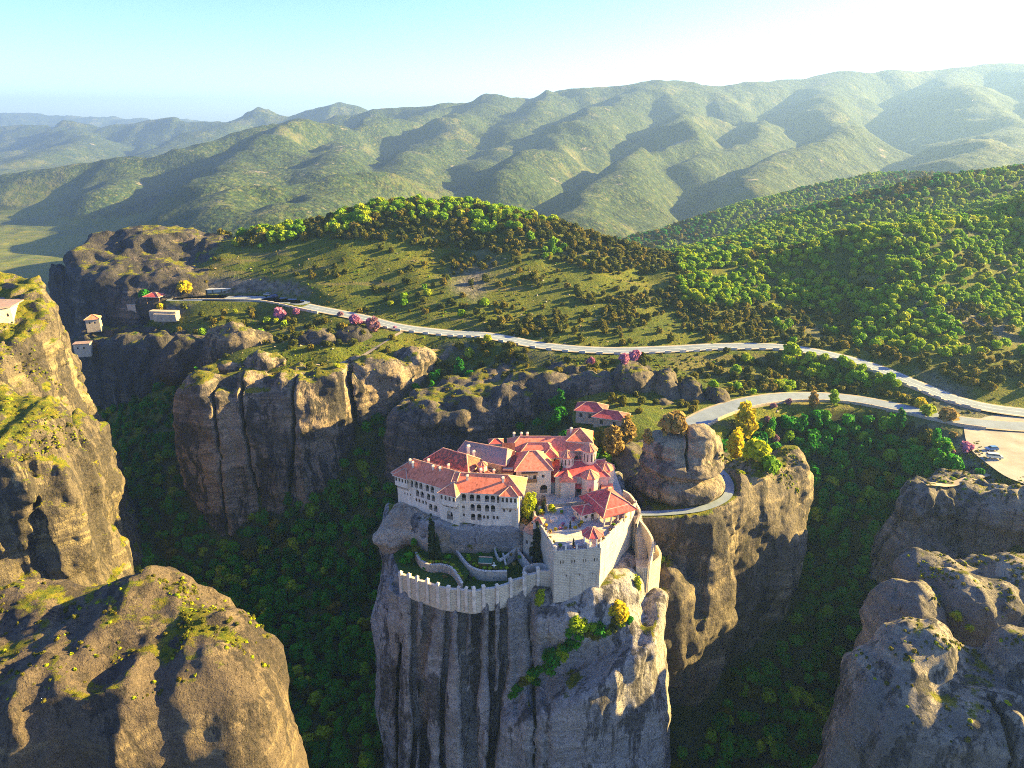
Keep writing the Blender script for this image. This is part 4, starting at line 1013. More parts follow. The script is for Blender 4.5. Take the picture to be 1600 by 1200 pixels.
    for (x, y, r, z1) in ((21.8, 175.6, 2.5, 7.4), (26.6, 179.8, 2.6, 7.8)):
        m = MB(); m.lathe((x, y, -1), [(r, 0), (r, z1 + 1)], 8, 0, math.pi / 8); ap = m.build('apse', M['church'], t)
        mw = MB(); mw.box((x - .1, y - r * math.cos(math.pi / 8) - .012, 3.0), (.35, .05, 1.4)); mw.build('window', M['dark'], ap)
        mw = MB(); mw.box((x + r * math.cos(math.pi / 8) + .012, y, 3.0), (.05, .35, 1.4)); mw.build('window', M['dark'], ap)
        roof_poly(t, (x, y), r, 8, z1, 1.7, 'tile_rose', math.pi / 8, 'apse_roof')
    m = MB(); m.prism([(13.6, 173.9), (17.6, 173.9), (17.6, 175.7), (13.6, 175.7)], -1, 6.4); m.poly([(13.6, 173.9, 6.4), (17.6, 173.9, 6.4), (15.6, 173.9, 7.9)])
    m.build('gable_front', M['church'], t)
    m = MB()
    m.poly([(13.2, 173.5, 6.3), (15.6, 173.5, 8.05), (15.6, 177.5, 8.05), (13.2, 177.5, 6.3)]); m.poly([(15.6, 173.5, 8.05), (18, 173.5, 6.3), (18, 177.5, 6.3), (15.6, 177.5, 8.05)])
    m.poly([(13.2, 173.5, 6.15), (18, 173.5, 6.15), (18, 173.5, 6.3), (15.6, 173.5, 8.05), (13.2, 173.5, 6.3)])
    m.build('gable_roof', M['tile_rose'], t)
    m = MB(); m.poly([(17.3, 174.4, 3.9), (20.3, 174.4, 3.9), (20.3, 175.65, 4.7), (17.3, 175.65, 4.7)]); m.poly([(17.3, 174.4, 3.75), (17.3, 175.65, 3.75), (20.3, 175.65, 3.75), (20.3, 174.4, 3.75)]); m.poly([(17.3, 174.4, 3.75), (20.3, 174.4, 3.75), (20.3, 174.4, 3.9), (17.3, 174.4, 3.9)])
    m.build('porch_roof', M['tile_crimson'], t)
    m = MB(); m.poly([(25.0, 173.6, 3.3), (28.4, 173.6, 3.3), (28.4, 176.2, 4.4), (25.0, 176.2, 4.4)]); m.box((26.7, 174.9, 3.1), (3.4, 2.6, .15))
    for x in (25.2, 28.2): m.box((x, 173.9, 1), (.22, .22, 2.2))
    m.build('side_porch', M['tile_rose'], t)
    m = MB(); m.prism([(10.4, 177.5), (12.25, 177.5), (12.25, 185), (10.4, 185)], -1, 4.4, 0); m.poly([(10.2, 176.9, 4.3), (12.3, 176.9, 4.3), (12.3, 185, 6.6), (10.2, 185, 6.6)], 1); m.build('narthex', [M['church'], M['tile_crimson']], t)

    # -- courts and terraces
    def slab(name, label, cat, poly, z0, z1, mt, top=None):
        cx, cy = sum(p[0] for p in poly) / len(poly), sum(p[1] for p in poly) / len(poly)
        mb = MB(); n = len(poly)
        mb.prism(poly, z0, z1 - .004, 0, False); mb.poly([(p[0], p[1], z1) for p in poly], 1)
        o = mb.build_top(name, [M[mt], M[top or mt]], (cx, cy, z0))
        return tag(o, label, cat)
    slab('church_court', 'raised paved court in front of the church door', 'terrace', [(9.6, 170.2), (17, 171.6), (29.5, 172.0), (31.5, 176), (31, 194), (1, 194), (1, 176.5), (9.4, 175.6)], -4, 1.0, 'stone', 'paving')
    slab('rear_court', 'inner court floor between the gallery wings and the halls', 'terrace', [(-30, 183), (-12, 174), (1.05, 172), (1.05, 194), (-30, 196)], -4, .4, 'stone', 'paving')
    # bastion with terrace floor, blind arches, posts and rails
    T = [(10.6, 149.4), (22.3, 150.9), (28.6, 161.2), (34.6, 171.6), (30, 172.1), (17, 171.65), (9.5, 170.1), (5.4, 168.4), (6.2, 163.6)]
    root = empty('terrace_bastion', (20, 160, -27)); tag(root, 'high masonry bastion under the paved terrace, one face glowing in the sun', 'bastion')
    mb = MB()
    wins = wall_face(mb, T[0], T[1], -18, -.003, [(1.9 + 2.9 * i + s * .33, -3.9, .26, 1.0, False, 'glass') for i in range(4) for s in (-1, 1) if 1.9 + 2.9 * i < 11] + [(3.2 + 3.4 * i, -7.9, .25, .8, False, 'glass') for i in range(3)])
    w2 = wall_face(mb, T[1], T[2], -30, -.003, [(4, -4, .3, .5, False, 'glass'), (7.5, -3, .3, .5, False, 'glass'), (3.2, -9, .3, 1.4, False, 'glass'), (9.5, -5, .3, .5, False, 'glass')]); w2 += wall_face(mb, T[2], T[3], -30, -.003, [(3, -3, .3, .5, False, 'glass'), (7, -5, .3, .5, False, 'glass')])
    for i in range(3, len(T)): wall_face(mb, T[i], T[(i + 1) % len(T)], -18, -.003, [])
    mb.build('wall', M['stone_warm'], root)
    for (p, rz, w_, h_, arch, kind) in wins + w2: link('window', window_mesh(w_, h_, arch, kind)[0], root, tuple(Vector(p) - root.location), rz)
    mb = MB(); mb.poly([(p[0], p[1], 0) for p in T]); mb.build('paving', M['paving'], root)
    L01 = math.hypot(T[1][0] - T[0][0], T[1][1] - T[0][1]); d01 = ((T[1][0] - T[0][0]) / L01, (T[1][1] - T[0][1]) / L01)
    for i in range(3):                                            # relieving arches in relief
        m = MB(); u0 = 1.4 + 3.4 * i; pts = [(u0 + 2.8, -15), (u0 + 2.8, -8.3)] + [(u0 + 1.4 + 1.4 * math.cos(math.pi * a / 8), -8.3 + 1.1 * math.sin(math.pi * a / 8)) for a in range(1, 6)]
        m.tube([(T[0][0] + d01[0] * u + d01[1] * .02, T[0][1] + d01[1] * u - d01[0] * .02, z) for u, z in pts], .10, 5)
        m.build('arch_rib', M['stone'], root)
    post = MB(); post.box((0, 0, 0), (.42, .42, 1.15)); post.box((0, 0, 1.15), (.56, .56, .14)); post.box((0, 0, 1.29), (.34, .34, .16), 0, 0, .3)
    pm = post.mesh('parapet_post', M['cap'])
    def rail(a, b, n, low=.0, mat='iron'):
        L = math.hypot(b[0] - a[0], b[1] - a[1]); rz = math.atan2(b[1] - a[1], b[0] - a[0])
        ins = .3
        nx, ny = -(b[1] - a[1]) / L * ins, (b[0] - a[0]) / L * ins
        for i in range(n + 1):
            t = i / n; link('parapet_post', pm, root, (a[0] + (b[0] - a[0]) * t + nx - 20, a[1] + (b[1] - a[1]) * t + ny - 160, 27.0), rz)
        m = MB(); c = ((a[0] + b[0]) / 2 + nx, (a[1] + b[1]) / 2 + ny)
        if mat == 'iron':
            for z in (.25, .6, .95): m.box((c[0], c[1], z), (L, .06, .06), rz)
            for i in range(int(L / .35)): t = (i + .5) / int(L / .35); m.box((a[0] + (b[0] - a[0]) * t + nx, a[1] + (b[1] - a[1]) * t + ny, .05), (.04, .04, .95), rz)
            m.build('railing', M['iron'], root)
        else:
            m.box((c[0], c[1], .0), (L, .3, .85), rz); m.box((c[0], c[1], .85), (L, .4, .1), rz)
            m.build('parapet', M[mat], root)
    rail(T[0], (19.0, 150.5), 3); rail(T[1], T[2], 4, 0, 'stone_warm'); rail(T[2], T[3], 4, 0, 'stone_warm'); rail(T[8], T[0], 5, 0, 'cap'); rail(T[7], T[8], 2, 0, 'cap'); rail(T[6], T[7], 2, 0, 'cap')
    m = MB()                                                       # planted kerb dividing the terrace
    m.box((13.3, 158.2, .0), (9.5, .45, .45), .12); m.build('planter_kerb', M['cap'], root)
    # gazebo
    gx, gy = 20.3, 153.0
    gz = empty('gazebo', (gx, gy, 0)); tag(gz, 'white octagonal gazebo with crimson tiled roof on the terrace corner', 'gazebo')
    m = MB(); m.lathe((gx, gy, .004), [(2.55, 0), (2.55, .22), (2.4, .3)], 8, 0, math.pi / 8); m.build('base', M['cap'], gz)
    for i in range(8):
        an = math.pi / 8 + i * math.pi / 4; m = MB(); m.lathe((gx + 2.2 * math.cos(an), gy + 2.2 * math.sin(an), .3), [(.19, 0), (.19, .15), (.14, .2), (.14, 2.3), (.2, 2.45)], 8); m.build('column', M['white'], gz)
        a2 = an + math.pi / 4; m = MB()
        pa, pb = Vector((gx + 2.2 * math.cos(an), gy + 2.2 * math.sin(an), 0)), Vector((gx + 2.2 * math.cos(a2), gy + 2.2 * math.sin(a2), 0))
        arc = [pa.lerp(pb, .08 + .84 * q / 8) + Vector((0, 0, 2.1 + .5 * math.sin(math.pi * q / 8))) for q in range(9)]
        for q0, q1 in zip(arc[:-1], arc[1:]): m.poly([q0, q1, (q1.x, q1.y, 2.95), (q0.x, q0.y, 2.95)])
        m.poly([pa + Vector((0, 0, 1.9)), arc[0], (arc[0].x, arc[0].y, 2.95), (pa.x, pa.y, 2.95)]); m.poly([arc[-1], pb + Vector((0, 0, 1.9)), (pb.x, pb.y, 2.95), (arc[-1].x, arc[-1].y, 2.95)])
        m.build('arch', M['white'], gz)
        if i not in (1, 5):
            m = MB(); c = (pa + pb) / 2; m.box((c.x, c.y, .3), ((pb - pa).length - .3, .1, .75), math.atan2(pb.y - pa.y, pb.x - pa.x)); m.build('parapet_panel', M['cap'], gz)
    roof_poly(gz, (gx, gy), 2.5, 8, 3.0, 1.75, 'tile_crimson', math.pi / 8, 'roof', .4)
    # pavilion
    pc, pr = (25.9, 167.4), math.radians(25)
    pv = empty('pavilion', (pc[0], pc[1], 0)); tag(pv, 'large open pavilion with two-tier crimson hipped roof on pale columns', 'pavilion')
    cn = rect(pc, 8.4, 10.4, pr)
    for i in range(4):
        a_, b_ = cn[i], cn[(i + 1) % 4]
        for t in (0, .25, .5, .75):
            m = MB(); x, y = a_[0] + (b_[0] - a_[0]) * t, a_[1] + (b_[1] - a_[1]) * t
            m.box((x, y, .004), (.5, .5, .35), pr); m.box((x, y, .354), (.32, .32, 2.75), pr); m.box((x, y, 3.1), (.46, .46, .2), pr); m.build('column', M['cap'], pv)
    m = MB(); m.prism(rect(pc, 9, 11, pr), 3.3, 3.5, 0, True, True); m.build('ceiling_beam', M['wood'], pv)
    e0, e1, zt = rect(pc, 10.6, 12.6, pr), rect(pc, 7.4, 9.4, pr), (4.75, 3.5)
    m = MB()
    for i in range(4):
        a_, b_, c_, d_ = e0[i], e0[(i + 1) % 4], e1[(i + 1) % 4], e1[i]
        m.poly([(a_[0], a_[1], 3.35), (b_[0], b_[1], 3.35), (c_[0], c_[1], 4.6), (d_[0], d_[1], 4.6)]); m.poly([(a_[0], a_[1], 3.15), (b_[0], b_[1], 3.15), (b_[0], b_[1], 3.35), (a_[0], a_[1], 3.35)])
    m.poly([(p[0], p[1], 3.15) for p in e0[::-1]])
    lo_ = m.build('lower_roof', M['tile_crimson'], pv)
    mm = MB()
    for a_, b_ in zip(e0, e1): mm.tube([(a_[0], a_[1], 3.42), (b_[0], b_[1], 4.66)], .14, 6)
    mm.build('ridge_cap', M['ridge'], lo_)
    roof_hip(pv, pc, 9.4, 7.4, pr + math.pi / 2, 4.68, 2.4, 'tile_crimson', .15, 1, 1, 'upper_roof')
    m = MB(); m.box((pc[0], pc[1], 7.0), (.8, .8, .7), pr); m.box((pc[0], pc[1], 7.7), (1.2, 1.2, .5), pr, 0, .1); m.build('lantern', M['tile_rose'], pv)
    ax = building('kiosk', 'small annex with red hipped roof leaning on the big pavilion', 'kiosk', rect((19.9, 165.6), 5.0, 4.2, pr), .004, 2.5, {0: [(1.3, .9, .9, 1.1, False, 'glass'), (3.4, .1, 1.0, 2.1, False, 'loggia')], 3: [(2, .9, .9, 1, False, 'glass')]})
    roof_hip(ax, (19.9, 165.6), 5.0, 4.2, pr, 2.5, 1.3, 'tile_crimson', .6)
    # well
    w = empty('well', (11.2, 163.4, 0)); tag(w, 'round white stone planter ring on the upper part of the terrace', 'planter')
    m = MB(); m.lathe((11.2, 163.4, .004), [(1.0, 0), (1.0, .75), (1.12, .78), (1.12, .92), (.75, .92), (.75, .6), (0, .6)], 14); m.build('ring', M['cap'], w)
    # left-side roofs by the terrace stairs
    r1 = building('stair_house', 'small lean-to with flat grey roof between gallery wing and terrace', 'shed', [(3.0, 161.0), (5.4, 158.8), (7.6, 161.6), (5.0, 164.6)], -11, -1.6, {0: [(1.2, -5, .8, 1.2, False, 'glass'), (2.4, -8.5, .7, 1.2, False, 'glass')]}, 'stone')
    m = MB(); m.prism([(2.7, 161.1), (5.4, 158.4), (8.0, 161.6), (4.9, 165)], -1.596, -1.35, 0, True, True); m.build('roof', M['slate'], r1)
    r2 = building('gate_lodge', 'tiny lodge with pink tiled roof at the terrace entrance', 'shed', [(5.6, 161.2), (7.9, 160.4), (8.6, 162.4), (6.3, 163.2)], -4, 1.2, None, 'plaster')
    roof_hip(r2, (7.1, 161.8), 2.4, 2.1, -.33, 1.2, .9, 'tile', .35)

    # -- garden: perimeter wall with piers, retaining walls, lawns
    PT = [(618, 893), (627, 897), (640, 901), (653, 906), (669, 911), (685, 917), (701, 920), (717, 921), (729, 923), (740, 924), (755, 921), (776, 918), (797, 911), (819, 905), (840, 901), (862, 900)]
    pts = [W(px, py, z=-9.6) for px, py in PT]
    pw = empty('garden_wall', (pts[7][0], pts[7][1], -17)); tag(pw, 'crenellated stone garden wall with regular buttress piers along the pillar rim', 'wall')
    m = MB(); ramp = lambda i: max(0, i - 11) * .55
    for i in range(1, len(pts) - 1):
        a_, b_ = pts[i], pts[i + 1]; L = math.hypot(b_[0] - a_[0], b_[1] - a_[1]); rz = math.atan2(b_[1] - a_[1], b_[0] - a_[0])
        m.box(((a_[0] + b_[0]) / 2, (a_[1] + b_[1]) / 2, -16.2), (L + .3, .6, 6.6 + ramp(i)), rz)
        m.box(((a_[0] + b_[0]) / 2, (a_[1] + b_[1]) / 2, -9.597 + ramp(i)), (L + .2, .75, .16), rz, 1)
    m.build('wall', [M['stone_warm'], M['cap']], pw)
    m = MB(); m.box((0, .15, 1.5), (.8, .85, 6.8)); m.box((0, .15, 8.3), (.95, 1.0, .22)); m.box((0, .15, 8.52), (.8, .85, .4), 0, 0, .25)
    bm_ = m.mesh('buttress', M['cap'])
    for i in range(1, len(pts)):
        a_, b_ = pts[max(i - 1, 0)], pts[min(i + 1, len(pts) - 1)]; rz = math.atan2(b_[1] - a_[1], b_[0] - a_[0])
        ob = link('buttress', bm_, pw, (pts[i][0] - pts[7][0] + math.sin(rz) * .4, pts[i][1] - pts[7][1] - math.cos(rz) * .4, ramp(i) + .25 * math.sin(i * 5.1)), rz + .06 * math.sin(i * 3.7)); ob.scale = (.85 + .2 * math.sin(i * 2.3) ** 2, 1, 1)
    gpoly = [(p[0], p[1] + .3) for p in pts[1:]] + [(10.8, 160), (8, 163.5), (-14, 165), (-20, 168), (-28, 172), (-32.5, 164)]
    m = MB(); m.poly([(x, y, -10.9) for x, y in gpoly]); o = m.build_top('lawn', M['lawn'], (-12, 155, -10.9)); tag(o, 'shaded green lawn inside the garden wall', 'lawn', kind='structure')
    def rwall(name, label, px, z1, zb, fill_to, zl, lawn_label):
        q_ = crv([W(a_, b_, z=z1)[:2] for a_, b_ in px], 6)
        m = MB()
        for a_, b_ in zip(q_[:-1], q_[1:]):
            L = math.hypot(b_[0] - a_[0], b_[1] - a_[1]); rz = math.atan2(b_[1] - a_[1], b_[0] - a_[0])
            m.box(((a_[0] + b_[0]) / 2, (a_[1] + b_[1]) / 2, zb), (L + .12, .5, z1 - zb), rz); m.box(((a_[0] + b_[0]) / 2, (a_[1] + b_[1]) / 2, z1 - .003), (L + .1, .62, .12), rz, 1)
        c = q_.mean(0); o = m.build_top(name, [M['stone'], M['cap']], (c[0], c[1], zb)); tag(o, label, 'wall')
        m = MB(); m.poly([(p[0], p[1] + .1, zl) for p in q_] + [(x, y, zl) for x, y in fill_to]); o = m.build_top('lawn', M['lawn'], (c[0], c[1] + 3, zl)); tag(o, lawn_label, 'lawn', kind='structure')
    rwall('retaining_wall', 'curved stone retaining wall sweeping below the tall cypress', [(649.5, 862), (655, 872), (662, 878), (673, 882), (690, 882), (705, 886.5), (714, 897), (722, 911)], -8.6, -11.2, [(-11, 153), (-15, 163), (-29, 165)], -9.1, 'planted strip behind the curved garden wall')
    rwall('retaining_wall', 'rough stone retaining wall below the green-roofed shed', [(712, 857), (720, 869), (735, 885), (757, 892), (792, 892)], -8.0, -11.2, [(-1.2, 162.5), (-14.5, 163.4)], -8.5, 'upper lawn with the shed and white cross')
    # stairs wall at right of the garden
    for zz, pp, lab in ((-7.6, [(826, 880), (812, 862), (806, 850), (790, 848), (772, 852)], 'pale stepped garden wall near the terrace bastion'), (-7.8, [(857, 884), (842, 880), (820, 886), (818, 905)], 'pale parapet of the garden stairs against the bastion'), (-7.9, [(786, 864), (790, 880)], 'short low wall dividing the little garden plots'), (-7.6, [(772, 852), (776, 866), (783, 872), (806, 856)], 'bent low wall around the conifer bed')):
        q_ = crv([W(a_, b_, z=zz)[:2] for a_, b_ in pp], 5); m = MB()
        for a_, b_ in zip(q_[:-1], q_[1:]):
            L = math.hypot(b_[0] - a_[0], b_[1] - a_[1]); rz = math.atan2(b_[1] - a_[1], b_[0] - a_[0]); m.box(((a_[0] + b_[0]) / 2, (a_[1] + b_[1]) / 2, -11), (L + .1, .45, zz + 11), rz)
        c = q_.mean(0); o = m.build_top('low_wall', M['cap'], (c[0], c[1], -11)); tag(o, lab, 'wall')
    sx, sy, _ = W(759, 876, z=-7.4)
    sh = empty('garden_shed', (sx, sy, -8.5)); tag(sh, 'small brown garden shed with a dark green pitched roof', 'shed')
    m = MB(); m.box((sx, sy, -8.5), (3.0, 2.0, 1.3), -.1); m.build('wall', M['wood'], sh); roof_hip(sh, (sx, sy), 3.0, 2.0, -.1, -7.2, .9, 'green_roof', .3, 0, 0)
    x, y, z = W(772, 889, z=-8.4)
    m = MB(); m.box((x, y, -8.5), (.22, .16, 2.1)); m.box((x, y + .003, -7.4), (1.15, .14, .22)); o = m.build_top('white_cross', M['white'], (x, y, -8.5)); tag(o, 'white cross standing on the upper lawn beside the shed', 'cross')
    m = MB(); x, y, z = W(657, 834, z=-6)
    rr = building('rock_hut', 'tiny rock-side hut with an old red tiled lean-to roof under the gallery wing', 'shed', rect((x, y + 1), 3.4, 2.6, -.5), -10.5, -6, None, 'stone'); m.poly([(x - 2.2, y + .6, -6.3), (x + 1.6, y - 1.4, -6.3), (x + 2.4, y + 1.6, -3.6), (x - 1.2, y + 3.4, -3.6)]); m.build('roof', M['tile_old'], rr)
    # -- entrance ramp, stair and gate bastion on the sunny side
    def parapet(name, label, px, z1s, zb, th=.6):
        pp = [W(a_, b_, z=z_) for (a_, b_), z_ in zip(px, z1s)]; q_ = crv(pp, 6); m = MB()
        for a_, b_ in zip(q_[:-1], q_[1:]):
            d = np.array([b_[1] - a_[1], -(b_[0] - a_[0])]); d = d / np.linalg.norm(d) * th / 2
            c4 = [(a_[0] + d[0], a_[1] + d[1]), (b_[0] + d[0], b_[1] + d[1]), (b_[0] - d[0], b_[1] - d[1]), (a_[0] - d[0], a_[1] - d[1])]
            zt_ = [a_[2], b_[2], b_[2], a_[2]]
            m.poly([(c4[i][0], c4[i][1], zt_[i]) for i in range(4)])
            for i in (0, 2): j = i + 1; m.poly([(c4[i][0], c4[i][1], zb), (c4[j][0], c4[j][1], zb), (c4[j][0], c4[j][1], zt_[j]), (c4[i][0], c4[i][1], zt_[i])])
        c = q_.mean(0); o = m.build_top(name, M['stone_warm'], (c[0], c[1], zb)); return tag(o, label, 'wall')
    parapet('parapet_wall', 'tall curved parapet wall sweeping behind the pavilion down to the entrance', [(974, 766), (984, 772), (994, 786), (1000, 800), (994, 818)], (3, 2, .5, -1.5, -3), -30)
    parapet('parapet_wall', 'angled outer wall of the sunlit entrance stair', [(1000, 812), (1012, 828), (1020, 846), (1016, 872), (1012, 884)], (-3, -4.5, -6, -9, -11), -30)
    parapet('parapet_wall', 'rounded parapet of the lower entrance platform beside the lime green bush', [(994, 884), (1010, 886), (1024, 876), (1032, 866), (1026, 852)], (-11.5, -11.5, -11, -10.5, -10), -30)
    q_ = [W(994, 884, z=-12.4)[:2], W(1010, 886, z=-12.4)[:2], W(1030, 872, z=-12.4)[:2], W(1024, 846, z=-12.4)[:2], W(990, 850, z=-12.4)[:2]]
    slab('entrance_platform', 'lower paved entrance platform hanging over the cliff', 'platform', q_, -30, -12.4, 'stone_warm', 'paving')
    st = empty('stone_stair', (36, 168, -12)); tag(st, 'stone stair climbing from the entrance platform to the pavilion', 'stair')
    a_, b_ = Vector(W(1004, 868, z=-11.5)), Vector(W(996, 806, z=-2.5))
    for i in range(24):
        p = a_.lerp(b_, i / 23); m = MB(); m.box((p.x, p.y, -20), (2.4, .9, p.z + 20), .3); m.build('step', M['stone_warm'], st)
build_monastery()
# ------------------------------------------------------------------ roads, paths, car parks
def asphalt_mat():
    k = NT('asphalt'); p = k.pos()
    n = k.noise(p, .25, 6, .6); f = k.noise(p, 4, 3)
    c = k.ramp(k.math('ADD', k.math('MULTIPLY', n, .7), k.math('MULTIPLY', f, .3)), [(.3, (.14, .17, .22)), (.7, (.24, .28, .35))])
    return k.out(c, .8, k.bump(f, .3, .03))
M['asphalt'] = asphalt_mat()
M['gravel'] = flat('pale_gravel', (.33, .29, .25), .95, .3, .12)
M['dirt'] = flat('trodden_earth', (.34, .27, .20), .95, .25, .3)
M['paint'] = flat('road_paint', (.75, .74, .70), .7, .08)
M['kerb'] = flat('concrete_kerb', (.52, .48, .43), .9, .15)

def strip(name, pts, width, mat, dz=0.0, n=8, kind='structure', lines=True, shoulder=True):
    R = crv(pts, n); m = MB(); e = []
    for i, p in enumerate(R):
        d = R[min(i + 1, len(R) - 1)] - R[max(i - 1, 0)]; l = math.hypot(d[0], d[1]); nx, ny = -d[1] / l, d[0] / l
        e.append((p, nx, ny))
    def lay(o0, o1, z, mi):
        for (a, ax, ay), (b, bx, by) in zip(e[:-1], e[1:]):
            m.poly([(a[0] + ax * o0, a[1] + ay * o0, a[2] + z), (b[0] + bx * o0, b[1] + by * o0, b[2] + z), (b[0] + bx * o1, b[1] + by * o1, b[2] + z), (a[0] + ax * o1, a[1] + ay * o1, a[2] + z)][::-1], mi)
    w = width / 2
    if shoulder:
        lay(-w - 1.1, -w, dz - .02, 2); lay(w, w + 1.1, dz - .02, 2)
    lay(-w, w, dz, 0)
    if lines: lay(-w + .3, -w + .52, dz + .006, 1); lay(w - .52, w - .3, dz + .006, 1); lay(-.09, .09, dz + .006, 1)
    o = m.build_top(name, [M[mat], M['paint'], M['dirt']], tuple(R[len(R) // 2]))
    tag(o, kind=kind)
    return e
E1 = strip('road', ROAD1, 8.6, 'asphalt', .02)
E2 = strip('road', ROAD2, 8.4, 'asphalt', .05, lines=False)
def sheet(name, poly, z, mat, kind='structure'):
    c = np.mean(np.array(poly), 0); q = crv([(a, b, 0) for a, b in poly] + [(poly[0][0], poly[0][1], 0)], 5)[:-1]
    m = MB(); m.poly([(p[0], p[1], z) for p in q]); o = m.build_top(name, M[mat], (c[0], c[1], z)); return tag(o, kind=kind)
sheet('car_park', LOT, -10.55, 'gravel')
sheet('car_park', LOT2, 3.05, 'asphalt')
def drape(pts, lift=.25):
    R = crv([(a, b, 0) for a, b in pts], 6)
    zz = np.maximum(ground(R[:, 0], R[:, 1]), rock_top(R[:, 0], R[:, 1])); zz = np.convolve(np.pad(zz, 3, mode='edge'), np.ones(7) / 7, 'valid')
    return [(p[0], p[1], z + lift) for p, z in zip(R, zz)]
strip('path', [(31, 174.5, -3.75), (37, 173.6, -3.75), (46, 174.2, -3.75), (55, 176.6, -3.75), (62.5, 182, -3.75), (66, 189, -3.75), (66.5, 197, -3.75), (64, 205, -3.8), (61, 214, -4.2)], 2.6, 'asphalt', .1, lines=False, shoulder=False)
strip('footpath', drape([(-92, 314), (-84, 312), (-74, 318), (-68, 326), (-60, 338), (-56, 346)]), 2.2, 'dirt', .1, 2, lines=False, shoulder=False)
strip('footpath', drape([(162, 214), (152, 209), (142, 205), (134, 203)], .3), 2.6, 'dirt', .1, 2, lines=False, shoulder=False)

# low guard wall of separate blocks along the valley side of the upper road
gw = empty('guard_wall', (15.6, 322, -2)); tag(gw, 'broken low guard wall of pale blocks along the valley side of the upper road', 'wall')
m = MB(); m.box((0, 0, -.6), (3.0, .5, 1.35)); m.box((0, 0, .75), (3.1, .62, .12)); gb = m.mesh('block', M['kerb'])
acc = 0; last = None
for (p, nx, ny), (q, _, _) in zip(E1[:-1], E1[1:]):
    acc += math.hypot(q[0] - p[0], q[1] - p[1])
    if acc > 4.4 and -75 < p[0] < 190:
        acc = 0; link('block', gb, gw, (p[0] - nx * 4.9 - 15.6, p[1] - ny * 4.9 - 322, p[2] + 2.0), math.atan2(-nx, ny))
def rwall2(name, label, e, i0, i1, off, h, th=.7, top=.5, mat='stone'):
    m = MB(); seg = e[i0:i1]; P = [(p[0] + nx * off, p[1] + ny * off, p[2]) for p, nx, ny in seg]
    for a, b in zip(P[:-1], P[1:]):
        L = math.hypot(b[0] - a[0], b[1] - a[1]); rz = math.atan2(b[1] - a[1], b[0] - a[0]); z = min(a[2], b[2])
        m.box(((a[0] + b[0]) / 2, (a[1] + b[1]) / 2, z - h), (L + .15, th, h + top), rz)
    c = np.mean(np.array(P), 0); o = m.build_top(name, M[mat], (c[0], c[1], c[2] - h)); return tag(o, label, 'wall')
rwall2('retaining_wall', 'high pale masonry wall holding up the straight upper road', E1, 100, 132, -5.2, 7.0)
rwall2('retaining_wall', 'long plastered wall edging the upper car park', E1, 2, 26, -6.2, 3.5, .7, .9, 'stone_warm')
rwall2('parapet_wall', 'low stone parapet along the outer curve of the lower road', E2, 8, 60, -5.0, 2.0, .5, .7)

